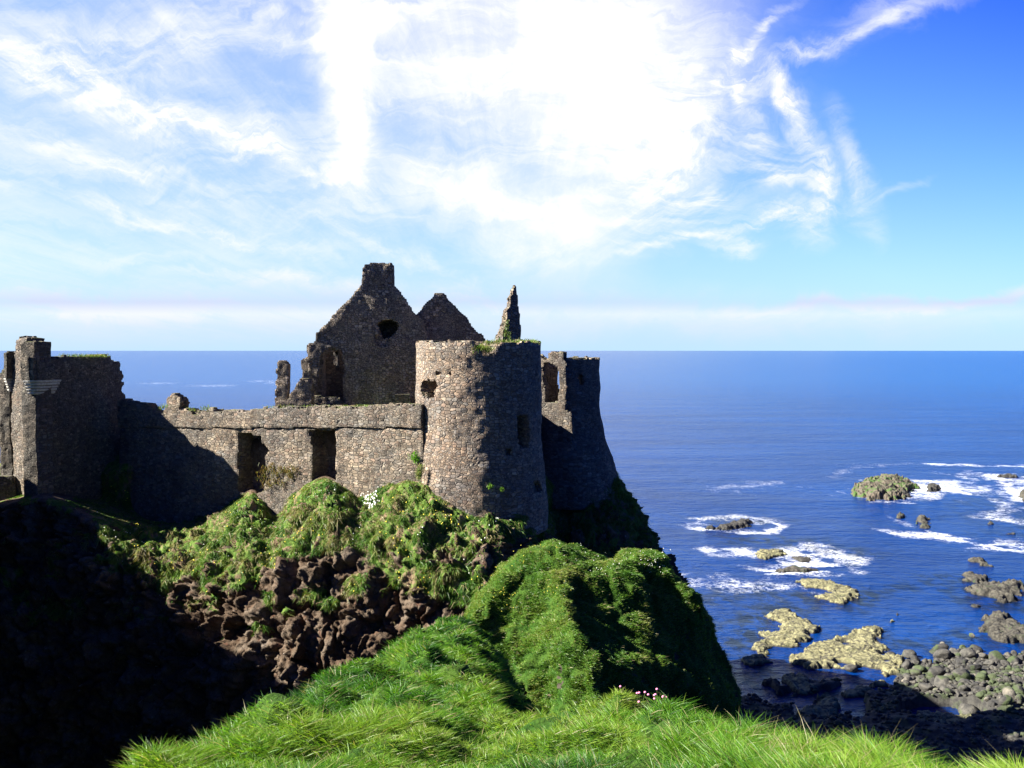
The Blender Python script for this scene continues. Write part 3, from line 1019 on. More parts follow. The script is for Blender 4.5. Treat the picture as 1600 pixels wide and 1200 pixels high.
ccol_(830, 812, ty(830), 29.0, [(832, 835, 74.5), (836, 875, 73.2), (840, 930, 71.8), (845, 1000, 71), (860, 1150, 70), (890, 1450, 69)], inset=1.2)
ccol_(866, 800, 92.5, 29.0, [(868, 830, 89.0), (872, 875, 84.5), (880, 930, 80), (885, 1000, 77), (900, 1150, 75), (930, 1450, 73)], inset=2, back=18, zb=29)
ccol_(905, 790, 93.0, 29.0, [(908, 815, 91.0), (912, 855, 88.5), (920, 920, 85), (930, 1000, 82), (950, 1150, 80), (980, 1450, 78)], inset=2, back=20, zb=28.5)
ccol_(935, 772, 93.6, 29.0, [(945, 795, 92.6), (955, 840, 90), (968, 910, 88), (982, 1000, 86), (1010, 1130, 84), (1050, 1450, 83)], inset=2, back=20, zb=27.5)
ccol_(954, 752, 95.0, 29.0, [(972, 785, 94.4), (992, 840, 93), (1012, 910, 91.4), (1035, 1000, 89.5), (1070, 1110, 88), (1110, 1330, 87)], inset=2, back=18, zb=26)
ccol_(962, 740, 97.8, 29.0, [(994, 790, 97.6), (1024, 852, 97.2), (1053, 918, 96.7), (1085, 1000, 96), (1120, 1090, 95.5), (1155, 1215, 95)], inset=2, back=15, zb=25)
ccol_(950, 742, 101.5, 29.0, [(985, 795, 104), (1012, 855, 105.5), (1040, 920, 107), (1068, 995, 108), (1095, 1070, 109), (1120, 1130, 110)], inset=2, back=12, zb=24)
ccol_(900, 742, 104.0, 29.0, [(920, 800, 110), (935, 855, 113), (950, 920, 116), (960, 980, 119), (975, 1020, 122), (985, 1060, 125)], inset=1, back=3)
cnet = np.array(cc).transpose(1, 0, 2)
cf = cr_axis(cr_axis(cnet, 520, 0), 900, 1)
cf = even_axis(even_axis(cf, 560, 0), 820, 1)
c_n = grid_normals(cf)
if c_n[280, 400, 1] > 0:
    c_n = -c_n
pxc, pyc = to_px(cf)
# where the turf ends (photo line), as a function of the column
tx = [-600, 60, 150, 250, 300, 350, 400, 450, 500, 560, 600, 640, 700, 760, 790, 850, 1000, 1200]
tyl = [820, 830, 872, 898, 915, 905, 900, 880, 872, 868, 885, 905, 885, 868, 858, 850, 850, 850]
lim = np.interp(pxc, tx, tyl)
n1 = fbm(cf * np.array([.35, .35, .5]), 4, .6, 12)
lim = lim - 90 * sstep(pxc, 175, 120)
turf = sstep(lim - pyc + 42 * n1, -12, 14)
turf2 = (n1 > .42) * sstep(pyc, 1010, 960)                # loose patches lower down
turf = np.clip(np.maximum(turf, turf2 * sstep(c_n[..., 2], .1, .35)), 0, 1)
# a second ledge of turf at the right
ledge = sstep(32 - np.hypot((pxc - 720) / 1.9, (pyc - 912)) + 10 * n1, -6, 6)
ledge = np.maximum(ledge, sstep(17 - np.hypot((pxc - 556) / 1.1, pyc - 912) + 6 * n1, -4, 4))
ledge = np.maximum(ledge, sstep(12 - np.hypot((pxc - 420) / 1.2, pyc - 935) + 6 * n1, -4, 4))
turf = np.maximum(turf, ledge)
slip = sstep(fbm(cf * np.array([.9, .9, .35]), 4, .6, 81), .38, .6) * sstep(pyc, 765, 800)
turf = turf * (1 - .75 * slip)
kx_ = (pxc - 800) / FPX
tt_ = (kx_ * WA[1] - WA[0]) / ((WB[0] - WA[0]) - kx_ * (WB[1] - WA[1]))
behind = (cf[..., 1] > WA[1] + tt_ * (WB[1] - WA[1]) + .15) & (pxc > 190) & (pxc < 665) & (cf[..., 2] < 36.2)
turf = np.where(behind, 0, turf)
rockm = 1 - turf
# shapes: tussocks hanging down in the turf, bulging lumps and hollows in the rock
ts = np.abs(fbm(cf * np.array([.62, .62, .42]), 3, .55, 5))
tuss = .85 * ts + .5 * fbm(cf * .33, 3, .55, 51) +   .2 * (1 - worley(cf * np.array([.95, .95, .6]), 4)[0]) + .30 * np.abs(fbm(cf * np.array([1.9, 1.9, 1.1]), 2, .5, 16)) - .5
wq_ = cf + .5 * np.stack([fbm(cf * .6, 3, .55, 61), fbm(cf * .6, 3, .55, 62), fbm(cf * .6, 3, .55, 63)], -1)
g1, g2 = worley(wq_ * np.array([.34, .34, .22]), 6)
l1, l2 = worley(wq_ * np.array([.9, .9, .6]), 9)
l3, l4 = worley(cf * 2.1, 13)
rk = 1.7 * (.7 - g1 ** 1.5) + (.25 + .6 * sstep(fbm(cf * .25, 2, .5, 66), -.3, .4)) * (.6 - l1) + .12 * (.5 - l3) + block(wq_ * np.array([.55, .55, .42]), 71, .12) * 1.1 + block(wq_ * 1.25, 73, .16) * .4 - .5 * np.exp(-((g2 - g1) / .07) ** 2) + .5 * fbm(cf * .5, 5, .6, 19) - .45
hh = np.where(True, tuss * turf + rk * rockm, 0)
footrow = sstep(pyc - np.interp(pxc, [-600, 60, 170, 260, 330, 395, 430, 465, 512, 562, 610, 655, 700, 740, 835, 905, 963, 1200],
                                [860, 778, 815, 812, 803, 768, 803, 756, 744, 768, 748, 745, 778, 797, 806, 775, 740, 740]), -4, 26)
hh = hh * footrow + .25 * (footrow - 1) * 0
cf = cf + c_n * hh[..., None]
cturf = turf
o = link('castle_rock', mesh_of('castle_rock', cf, [grid_faces(*cf.shape[:2])], True, {'turf': cturf.ravel()}), M_CLIFF)
tag(o, kind='structure')
CF, CMASK = cf, turf * (pyc > 735) * sstep(cf[..., 1], 70000, 60000)

# the mainland cliff that shades the ravine, left of the view
mm = []
for Y_, xe, zt in [(22, -26, 37), (34, -33, 38), (48, -38, 38.0), (60, -41, 37.5), (70, -44.5, 36.6), (76.5, -46.5, 36.2), (78.6, -46.8, 39.2), (80.6, -47.2, 39), (81.6, -56, 30)]:
    mm.append([(-150, Y_, zt + 1), (-90, Y_, zt + 1.5), (xe - 14, Y_, zt + .5), (xe - 2, Y_, zt), (xe, Y_, zt - 1.5), (xe + 1.5, Y_ - .5, zt - 8), (xe + 4, Y_ - 1, zt - 18), (xe + 8, Y_ - 2, -2)])
mn = cr_axis(cr_axis(np.array(mm, float), 120, 0), 160, 1)
mn = mn + grid_normals(mn) * (fbm(mn * .2, 5, .6, 23) * 1.0)[..., None]
o = link('mainland_cliff', mesh_of('mainland_cliff', mn, [grid_faces(*mn.shape[:2])], True, {'turf': sstep(grid_normals(mn)[..., 2] ** 2, .2, .5).ravel()}), M_TURF)
tag(o, kind='structure')

# ------------------------------------------------------------------ ruined masonry: voxel walls with weathered edges
def vox(name, mapf, U, Z, Wr, cell, inside, mat, parent=None, jit=.33, smooth=1, seed=0, wcell=None):
    """mapf(u,z,w)->xyz arrays; inside(u,z,w)->bool; U,Z,Wr = ranges"""
    wcell = wcell or cell
    nu = max(1, int(round((U[1] - U[0]) / cell))); nz = max(1, int(round((Z[1] - Z[0]) / cell)))
    nw = max(1, int(round((Wr[1] - Wr[0]) / wcell)))
    ug = np.linspace(U[0], U[1], nu + 1); zg = np.linspace(Z[0], Z[1], nz + 1); wg = np.linspace(Wr[0], Wr[1], nw + 1)
    uc, zc_, wc = np.meshgrid((ug[1:] + ug[:-1]) / 2, (zg[1:] + zg[:-1]) / 2, (wg[1:] + wg[:-1]) / 2, indexing='ij')
    M = np.zeros((nu + 2, nz + 2, nw + 2), bool)
    M[1:-1, 1:-1, 1:-1] = inside(uc, zc_, wc)
    # drop lone voxels
    nb = sum(np.roll(M, s_, a_) for a_ in range(3) for s_ in (1, -1))
    M &= nb >= 2
    sh = (nu + 1, nz + 1, nw + 1)
    vid = lambda i, j, k: (i * sh[1] + j) * sh[2] + k
    F = []
    for ax in range(3):
        for sgn in (1, -1):
            diff = M & ~np.roll(M, -sgn, ax)
            i, j, k = np.nonzero(diff[1:-1, 1:-1, 1:-1])
            e = [i, j, k]
            a1, a2 = [x for x in range(3) if x != ax]
            base_ = [i.copy(), j.copy(), k.copy()]
            if sgn == 1:
                base_[ax] = base_[ax] + 1
            cs_ = []
            for da, db in ((0, 0), (1, 0), (1, 1), (0, 1)):
                b_ = [x.copy() for x in base_]
                b_[a1] += da; b_[a2] += db
                cs_.append(vid(*b_))
            flip = (sgn == 1) ^ (ax == 1)
            F.append(np.stack(cs_ if flip else cs_[::-1], -1))
    F = np.concatenate(F)
    used, inv = np.unique(F, return_inverse=True)
    F = inv.reshape(F.shape)
    ui, rem = np.divmod(used, sh[1] * sh[2]); zi, wi = np.divmod(rem, sh[2])
    uu, zz, ww = ug[ui].astype(float), zg[zi].astype(float), wg[wi].astype(float)
    V = np.stack([uu, zz, ww], -1)
    # neighbour smoothing in (u,z,w), then irregular stones
    for _ in range(smooth):
        acc = np.zeros_like(V); cnt = np.zeros(len(V))
        for a_, b_ in ((0, 1), (1, 2), (2, 3), (3, 0)):
            np.add.at(acc, F[:, a_], V[F[:, b_]]); np.add.at(cnt, F[:, a_], 1)
            np.add.at(acc, F[:, b_], V[F[:, a_]]); np.add.at(cnt, F[:, b_], 1)
        V = V * .5 + .5 * acc / cnt[:, None]
    X = mapf(V[:, 0], V[:, 1], V[:, 2])
    nz3 = np.stack([perlin(X * 1.9, seed + 1), perlin(X * 1.9, seed + 2), perlin(X * 1.9, seed + 3)], -1)
    nz4 = np.stack([perlin(X * .5, seed + 4), perlin(X * .5, seed + 5), perlin(X * .5, seed + 6)], -1)
    X = X + nz3 * cell * jit + nz4 * np.array([.10, .10, .04])
    # face winding: outward relative to the map (check by sampling)
    me = mesh_of(name, X, [F], False)
    return link(name, me, mat, parent)


def wall_between(A, B):
    """plane frame between two plan points; w runs away from the eye"""
    A = np.array(A, float)[:2]; B = np.array(B, float)[:2]
    t = (B - A) / np.linalg.norm(B - A)
    n = np.array([-t[1], t[0]])
    if n[1] < 0:
        n = -n
    f = lambda u_, z_, w_: np.stack([A[0] + t[0] * u_ + n[0] * w_, A[1] + t[1] * u_ + n[1] * w_, z_ + 0 * u_], -1)
    return f, float(np.linalg.norm(B - A)), t, n


def px_inside(f, outline, holes=(), rag=3.0, seed=0, w0=-.3, recess=None, fr=1.1):
    """holes = [(polygon, depth or None)]"""
    def ins(u_, z_, w_):
        pw = f(u_, z_, w_)
        p = f(u_, z_, 0 * w_)
        px_, py_ = to_px(p)
        nx = fbm(pw * fr, 3, .6, seed) * rag
        ny = fbm(pw * fr, 3, .6, seed + 9) * rag
        ok = in_poly(px_ + nx, py_ + ny, outline)
        for hp, dep in holes:
            hit = in_poly(px_ + nx * .6, py_ + ny * .6, hp)
            if dep is not None:
                hit &= w_ < dep
            ok &= ~hit
        return ok
    return ins


# --- curtain wall
CW_A, CW_B = P(186, 700, 90.5), P(660, 700, 75.0)
fcw, Lcw, tcw, ncw = wall_between(CW_A, CW_B)
root = empty('curtain_wall', (float(CW_A[0]), float(CW_A[1]), 30), 'long battered stone curtain wall with two tall dark doorways above the grass bank', 'wall')
outl = [(150, 900), (150, 612), (196, 626), (228, 631), (240, 640), (252, 646), (262, 640), (266, 634), (259, 629), (260, 622), (270, 616), (281, 619), (284, 628), (281, 636), (290, 640), (300, 643), (308, 648),
        (316, 641), (328, 638), (340, 645), (350, 642), (372, 642), (386, 645), (402, 640), (430, 636), (470, 637), (500, 634), (540, 636), (600, 633), (640, 632), (680, 632), (680, 900)]
door1 = [(372, 770), (371, 720), (372, 678), (392, 676), (402, 682), (410, 684), (408, 692), (416, 696), (421, 705), (414, 711), (415, 735), (411, 770)]
door2 = [(489, 770), (487, 700), (483, 672), (524, 672), (523, 700), (525, 735), (521, 770)]
SY = 668.5


def str_z(u_):
    p = fcw(u_, 0 * u_ + 36, 0 * u_)
    return HC - (SY - 547.0) / FPX * p[..., 1]


low = px_inside(fcw, outl, [(door1, 2.0), (door2, 2.0)], 2.6, 1)
top_ = px_inside(fcw, outl, [], 4.0, 2)
vox('wall_face', fcw, (0, Lcw), (26, 37.5), (0, 2.6), .17, lambda a, b, c: low(a, b, c) & (b < str_z(a)), M_WALL, root, wcell=.32)
vox('parapet', fcw, (0, Lcw), (34, 40.5), (-.16, 1.1), .17, lambda a, b, c: top_(a, b, c) & (b >= str_z(a)), M_WALL, root, wcell=.25, seed=7)

# stub of dressed masonry left under the bank between the doorways
froot = fcw

# --- gatehouse: lit end face, long shaded face, corner turrets on pale corbels
GN, GL, GR = P(57, 700, 82), P(17, 700, 84.6), P(193, 700, 93.4)
root = empty('gatehouse', (float(GN[0]), float(GN[1]), 30), 'tall dark roofless gatehouse tower with corner turrets at the left end of the castle', 'tower')
fl, Ll, _, _ = wall_between(GL, GN)
end_out = [(19, 900), (19, 770), (18, 620), (20, 560), (23, 552), (23, 534), (28, 530), (28, 526), (43, 527), (43, 534), (50, 533), (62, 534), (62, 900)]
vox('end_wall', fl, (0, Ll), (24, 44.5), (0, 1.5), .16, px_inside(fl, end_out, [([(37, 768), (37, 640), (36, 584), (44, 588), (46, 660), (48, 768)], 1.1)], 1.3, 3), M_WALL, root, wcell=.3)  # paler stone than the side wall; its colour also lifts the sunlit face
fb, Lb, tb, nb_ = wall_between(GN, GR)
broad_out = [(55, 900), (55, 533), (64, 534), (73, 540), (74, 556), (82, 560), (100, 556), (130, 557), (160, 554), (173, 556), (175, 562), (191, 567), (189, 574), (192, 590), (190, 596), (194, 600), (190, 606), (192, 612), (196, 620), (200, 640), (200, 900)]
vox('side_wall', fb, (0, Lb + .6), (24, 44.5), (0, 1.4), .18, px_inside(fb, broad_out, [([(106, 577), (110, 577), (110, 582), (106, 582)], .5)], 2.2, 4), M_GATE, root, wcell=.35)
# hidden far walls so it is a room
GF = np.array(GR[:2]) + (np.array(GL[:2]) - np.array(GN[:2]))
ff, Lf, _, _ = wall_between(GL[:2] + tb * 0.0, GF)
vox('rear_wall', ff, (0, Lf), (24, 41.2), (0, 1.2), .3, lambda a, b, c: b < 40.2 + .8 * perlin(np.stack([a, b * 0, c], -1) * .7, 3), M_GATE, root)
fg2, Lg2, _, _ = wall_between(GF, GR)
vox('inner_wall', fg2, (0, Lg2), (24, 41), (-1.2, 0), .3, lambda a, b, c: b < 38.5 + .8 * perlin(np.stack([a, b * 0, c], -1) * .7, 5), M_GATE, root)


def frame_box(origin, ax, ay, lo, hi, nsub=4):
    """box in a local frame: lo/hi in (along ax, along ay, z)"""
    pts = []
    for k in range(8):
        a_ = hi[0] if k & 1 else lo[0]; b_ = hi[1] if k & 2 else lo[1]; c_ = hi[2] if k & 4 else lo[2]
        q_ = np.array(origin[:2]) + np.array(ax) * a_ + np.array(ay) * b_
        pts.append([q_[0], q_[1], c_])
    fc = np.array([[0, 1, 3, 2], [4, 6, 7, 5], [0, 4, 5, 1], [2, 3, 7, 6], [0, 2, 6, 4], [1, 5, 7, 3]])
    return np.array(pts), fc


def corbel(parent, origin, ax, ay, la, lb, ztop, n=5, k0=.62, hgt=.17):
    """stack of rounded dressed courses stepping in downwards around a wall corner"""
    for i in range(n):
        out_ = k0 * (1 - i / n) + .14
        zt = ztop - i * hgt * 1.28
        # rounded outline in the local frame, ax = along the face, ay = outward
        pts = []
        r0 = out_
        L_ = la * (1 - .02 * i)
        for s_ in np.linspace(0, 1, 9):
            a_ = math.pi / 2 * s_
            pts.append((-lb - r0 * math.cos(a_) * 0 - out_ + r0 * (1 - math.cos(a_)), lb * 0 + out_ - r0 * (1 - math.sin(a_))))
        pts += [(L_, out_), (L_, -.5), (-out_ - lb, -.5)]
        ring = np.array(pts)
        m_ = len(ring)
        V = []
        for zz, ins_ in ((zt, .0), (zt - hgt * .3, 0), (zt - hgt * .8, .05), (zt - hgt, .12)):
            for x_, y_ in ring:
                x2 = x_ + ins_ if x_ < L_ - .01 else x_ - .02
                y2 = y_ - ins_ if y_ > 0 else y_
                q_ = np.array(origin[:2]) + np.array(ax) * x2 + np.array(ay) * y2
                V.append([q_[0], q_[1], zz])
        V = np.array(V)
        V += (RNG.random(V.shape) - .5) * .03
        F_ = []
        for rr in range(3):
            for k in range(m_):
                F_.append([rr * m_ + k, rr * m_ + (k + 1) % m_, (rr + 1) * m_ + (k + 1) % m_, (rr + 1) * m_ + k])
        me = bpy.data.meshes.new('corbel_course')
        me.from_pydata(V.tolist(), [], F_ + [list(range(m_))[::-1], list(range(3 * m_, 4 * m_))])
        me.update()
        link('corbel_course', me, M_DRESS, parent)


zc_top = P(60, 594, 82)[2]
corbel(root, GN, tb, -nb_ if nb_[1] > 0 else nb_, 2.3, .1, zc_top, 5, .62, .20)
tl = np.array([(GN[0] - GL[0]), (GN[1] - GL[1])]); tl /= np.linalg.norm(tl)
nl = np.array([tl[1], -tl[0]])
corbel(root, GL, tl, nl, .3, .0, P(15, 591, 84.6)[2], 5, .34, .19)
# broken turret masonry above the corbels
ft, _, _, _ = wall_between(GN[:2] - tb * .95, GN[:2] + tb * 2.4)
vox('corner_turret', ft, (0, 2.6), (zc_top, zc_top + 2.6), (-.72, .6), .16,
    lambda a, b, c: (np.hypot(np.maximum(0, .9 - a), np.maximum(0, .1 - c)) < .88) & (b < zc_top + 2.2 - .55 * a + .35 * perlin(np.stack([a, b, c], -1) * 2, 3)), M_GATE, root, seed=5)
ft2, _, _, _ = wall_between(GL[:2] - tl * .28, GL[:2] + tl * .6)
zt2 = P(15, 591, 84.6)[2]
vox('corner_turret', ft2, (0, .75), (zt2, zt2 + 2.7), (-.5, .9), .15,
    lambda a, b, c: (np.hypot(np.maximum(0, .7 - a), np.maximum(0, .1 - c)) < .68) & (b < zt2 + 2.3 + .3 * perlin(np.stack([a, b, c], -1) * 2, 6)), M_GATE, root, seed=6)

# --- low wall at the far left
fw, Lw, _, _ = wall_between(P(-150, 760, 82.5), P(22, 760, 83.6))
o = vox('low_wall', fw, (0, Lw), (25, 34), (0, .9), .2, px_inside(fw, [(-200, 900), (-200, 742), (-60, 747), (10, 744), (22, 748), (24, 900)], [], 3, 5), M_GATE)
tag(o, 'low dark rubble wall running off the left edge from the gatehouse foot', 'wall')

# --- round tower
TC = P(748, 700, 78.2)
TC = np.array([TC[0], TC[1]])
TR = 98.0 / FPX * 78.0


def tower_map(c, rfun):
    def f(u_, z_, w_):
        r_ = rfun(z_) - w_
        return np.stack([c[0] + r_ * np.sin(u_), c[1] - r_ * np.cos(u_), z_ + 0 * u_], -1)
    return f


rt = lambda z_: TR * (1 + .11 * sstep(z_, 36.0, 28.5) - .0 * z_)
ftw0 = tower_map(TC, rt)
root = empty('round_tower', (float(TC[0]), float(TC[1]), 30), 'big round stone tower, sunlit on its left half, at the corner of the castle', 'tower')
T_holes = [([(657, 600), (661, 594), (672, 592), (683, 596), (682, 606), (678, 612), (680, 622), (661, 622), (658, 612)], None),
           ([(808, 650), (826, 648), (828, 672), (826, 698), (812, 700), (809, 680)], 1.3),
           ([(792, 702), (799, 702), (799, 710), (792, 710)], .5), ([(833, 752), (846, 752), (847, 768), (835, 770)], .6),
           ([(681, 580), (687, 580), (687, 585), (681, 585)], .4), ([(700, 581), (704, 581), (704, 586), (700, 586)], .4)]
uscale = TR


def t_inside(a, b, c):
    ang = a / uscale
    pw = ftw0(ang, b, c)
    p0 = ftw0(ang, b, 0 * c)
    px_, py_ = to_px(p0)
    ztop = 42.62 + .22 * fbm(np.stack([np.cos(ang), np.sin(ang), 0 * ang], -1) * 3 + c[..., None] * .6, 3, .6, 3)
    front = np.cos(ang) > 0
    # notch and the lower lip around it
    notch = front & in_poly(px_, py_, [(738, 500), (741, 541), (752, 547), (757, 556), (771, 556), (776, 543), (785, 538), (790, 500)])
    ok = (b < ztop) & ~notch
    nx = fbm(pw * 1.2, 3, .6, 5) * 2.2
    for hp, dep in T_holes:
        hit = front & in_poly(px_ + nx, py_ - nx, hp)
        if dep is not None:
            hit &= c < dep
        ok &= ~hit
    return ok


ftw = lambda a, b, c: ftw0(a / uscale, b, c)
vox('tower_wall', ftw, (-math.pi * uscale * .999, math.pi * uscale * .999), (27.5, 43.2), (0, 1.5), .15, t_inside, M_TOWER, root, wcell=.3, seed=3)
# interior floor of the tower
ang = np.linspace(0, 2 * math.pi, 49)[:-1]
rr_ = np.array([0.01, 1, 2, 3, TR - 1.35])
V = np.array([[TC[0] + r_ * math.cos(a_), TC[1] + r_ * math.sin(a_), 37.2 + .15 * math.sin(3 * a_ + r_)] for r_ in rr_ for a_ in ang])
link('tower_floor', mesh_of('tower_floor', V, [grid_faces(5, 48, True)], True), M_DARK, root)

# --- manor house ruin with two gables
root = empty('gabled_house_ruin', (-16, 88, 36), 'roofless stone manor house with two pointed gables and a square chimney stack', 'ruin')
fm, Lm, tm, nm = wall_between(P(478, 600, 86.0), P(768, 600, 88.0))
g1o = [(480, 760), (481, 652), (482, 600), (480, 541), (478, 538), (484, 537), (493, 535), (493, 522), (503, 512), (514, 501), (520, 491), (524, 489), (545, 467), (561, 450), (566, 446), (566, 420), (567, 413), (590, 411), (614, 412), (615, 418), (616, 446),
       (622, 452), (633, 467), (645, 486), (650, 491), (662, 502), (680, 560), (680, 760)]
w1h = [([(493, 626), (497, 600), (499, 580), (500, 560), (505, 549), (515, 545), (533, 546), (536, 552), (537, 585), (535, 600), (537, 628), (533, 634), (500, 632)], None),
       ([(590, 505), (596, 501), (608, 499), (622, 505), (623, 512), (619, 520), (613, 526), (600, 530), (596, 522)], None),
       ([(588, 520), (600, 528), (612, 530), (606, 540), (592, 541), (586, 532)], .35)]
vox('gable_wall', fm, (-.1, 12.2), (33, 51), (0, 1.1), .16, px_inside(fm, g1o, w1h, 1.8, 11), M_DARK, root, wcell=.3, seed=11)
f2_, L2_, _, _ = wall_between(P(640, 600, 87.8), P(770, 600, 88.6))
g2o = [(645, 760), (645, 520), (652, 492), (662, 478), (676, 465), (680, 457), (687, 455), (694, 457), (697, 464), (712, 477), (726, 493), (740, 512), (754, 524), (757, 533), (760, 545), (760, 760)]
vox('gable_wall', f2_, (0, 7.4), (33, 49), (0, 1.0), .16, px_inside(f2_, g2o, [], 1.6, 13), M_DARK, root, wcell=.3, seed=13)
vox('dark_backing', fm, (4.5, 9.6), (40, 50), (1.1, 3.6), .2, px_inside(fm, [(568, 560), (568, 470), (592, 440), (622, 470), (645, 500), (645, 560)], [([(586, 542), (588, 500), (622, 500), (624, 530)], 3.2)], 1.5, 45), M_DARK, root, wcell=.3, seed=45)  # unseen block added behind the gable's upper hole to keep it dark
# side and rear walls going back
SA = P(482, 600, 86.3)
fs, Ls, _, _ = wall_between(SA, np.array([SA[0] - 1.0, SA[1] + 12]))


def side_in(a, b, c):
    top = 42.2 - .32 * a + .5 * perlin(np.stack([a, c, 0 * a], -1) * .8, 8)
    hole = (a > 3.0) & (a < 4.6) & (b > 37.5) & (b < 41)
    return (b < top) & ~hole


sideA = np.array([SA[0] + .2, SA[1] + .9])
ns_ = np.array([1.0, .08])
fside = lambda u_, z_, w_: np.stack([sideA[0] - .08 * u_ + w_, sideA[1] + u_, z_ + 0 * u_], -1)
vox('side_wall', fside, (0, 11), (33, 43), (0, .9), .25, side_in, M_DARK, root, seed=15)
fr_, Lr_, _, _ = wall_between((-18.6, 98.5), (-4.0, 99.5))
vox('rear_wall', fr_, (0, Lr_), (33, 45), (0, .9), .28, lambda a, b, c: (b < 41.6 + 1.2 * fbm(np.stack([a, c, 0 * a], -1) * .4, 3, .6, 4)) & ~((a > 2.2) & (a < 3.4) & (b > 38.5) & (b < 41.0)), M_WALL, root, seed=17)
# cross wall seen through the tall opening; its added slot shows bright sky in place of a sunlit strip
fx_, Lx_, _, _ = wall_between(P(497, 600, 90.0), P(560, 600, 91.5))
vox('cross_wall', fx_, (0, 3.4), (33, 43.6), (0, .9), .14, px_inside(fx_, [(497, 800), (497, 530), (560, 530), (560, 800)], [([(523, 550), (528, 549), (529, 563), (528, 580), (524, 581)], None)], 1.2, 41), M_WALL, root, seed=19)
# low broken wall across the foot of the opening
vox('broken_sill', fm, (0, 3.6), (34, 39), (-.35, .5), .15, px_inside(fm, [(478, 660), (482, 628), (494, 618), (510, 620), (530, 621), (540, 634), (545, 660)], [], 2.5, 21), M_WALL, root, seed=21)
# lighter patched blocks at the foot of the gable
ppb = P(622, 630, 86.4)
vb, fbx = frame_box(P(617, 640, 86.3), tm, -nm if nm[1] > 0 else nm, (0, -.2, 35.5), (1.35, .25, HC - (616 - 547) / FPX * 86.3))
link('repair_block', mesh_of('repair_block', vb, [fbx]), M_WALL, root)

# --- free standing remains
def pier(name, pxs, Y, poly, label, cat, mat=M_DARK, thick=.9, cell=.15, seed=0, rag=1.4, z0=33, turn=0.0):
    a = P(pxs[0], 600, Y); b = P(pxs[1], 600, Y + turn)
    f, L, _, _ = wall_between(a, b)
    zt = HC - (min(q_[1] for q_ in poly) - 547) / FPX * Y + .4
    o_ = vox(name, f, (-.3, L + .3), (z0, zt), (0, thick), cell, px_inside(f, poly, [], rag, seed + 30), mat, None, seed=seed)
    return tag(o_, label, cat)


pier('stone_pier', (430, 450), 84.5, [(431, 700), (431, 580), (433, 566), (438, 562), (444, 563), (449, 569), (450, 600), (450, 700)],
     'slender free standing square stone pier rising above the curtain wall', 'pillar', seed=1)
pier('broken_pier', (470, 486), 88.5, [(471, 700), (471, 563), (476, 559), (484, 559), (486, 570), (486, 700)], 'short broken stone pier close to the left side of the gabled house', 'pillar', seed=2)
pier('door_jamb', (474, 483), 85.0, [(474.5, 700), (475, 580), (477, 576), (484, 577), (484, 700)], 'thin upright door jamb with a mossy cap beside the gabled house', 'pillar', seed=3, mat=M_WALL, thick=.6)
pier('rubble_heap', (430, 486), 84.0, [(430, 700), (434, 630), (442, 624), (448, 626), (452, 616), (460, 609), (464, 600), (470, 590), (478, 590), (486, 600), (486, 700)], 'sloping heap of fallen stones between the slender pier and the gabled house', 'rubble', seed=4, thick=1.6, rag=3)
# spire: a tall tapering fragment, its sunny side turned to the left
spA = P(783, 600, 87.0); spB = P(815, 600, 88.6)
fsp, Lsp, _, _ = wall_between(spA, spB)
spo = [(782, 600), (784, 530), (787, 515), (791, 500), (792, 488), (797, 476), (797, 463), (801, 457), (804, 443), (807, 452), (810, 480), (812, 500), (815, 531), (816, 600)]
spin = px_inside(fsp, spo, [], 1.4, 33)
o = vox('wall_fragment', fsp, (-.2, Lsp + .3), (35, 49.8), (0, 1.3), .13, lambda a, b, c: spin(a, b, c) & (c < np.interp(b, [40, 43, 46, 48.6], [1.3, .9, .5, .22])), M_WALL, None, seed=9)
tag(o, 'tall thin tapering spike of ruined wall standing up behind the round tower', 'ruin')
# rubble on the courtyard side beside the spike
pier('rubble_heap', (750, 785), 84.5, [(748, 700), (752, 541), (760, 532), (768, 535), (775, 531), (784, 534), (788, 700)], 'low mossy rubble heap on the round tower rim at the foot of the wall spike', 'rubble', seed=6, thick=1.6, rag=3, z0=38)

# --- right hand tower
T2 = P(889, 700, 97.6)[:2]
r2 = lambda z_: 3.12 + 1.0 * sstep(z_, 37.0, 29.5) + 1.0 * sstep(z_, 34, 27)
f20 = tower_map(T2, r2)
root = empty('ruined_flanking_tower', (float(T2[0]), float(T2[1]), 30), 'smaller ruined round tower with a broken open side, rightmost building above the sea', 'tower')
h2 = [([(904, 590), (907, 585), (912, 587), (913, 602), (906, 603)], None), ([(897, 576), (900, 576), (900, 579), (897, 579)], .3)]


def t2_inside(a, b, c):
    ang = a / 3.2
    p0 = f20(ang, b, 0 * c)
    pw = f20(ang, b, c)
    px_, py_ = to_px(p0)
    ztop = 41.15 + .22 * fbm(pw * 1.0, 3, .6, 6)
    front = np.cos(ang) > -.1
    nx = fbm(pw * 1.2, 3, .6, 25) * 2.2
    gone = front & (px_ + nx < 873) & (py_ < 640)
    gone |= (np.sin(ang) < -.2) & (b > 38.3 + .5 * perlin(pw * .8, 4))
    gone |= front & in_poly(px_ + nx, py_ - nx, [(800, 640), (873, 634), (893, 648), (893, 668), (888, 690), (800, 690)]) & (c < .7)
    ok = (b < ztop) & ~gone
    for hp, dep in h2:
        hit = (np.cos(ang) > 0) & in_poly(px_ + nx * .3, py_, hp)
        if dep is not None:
            hit &= c < dep
        ok &= ~hit
    ok &= ~((np.cos(ang) < -.3) & (b > 38.0) & (b < 40.5) & (np.abs(np.mod(ang * 1.6, 1) - .5) < .22))
    return ok


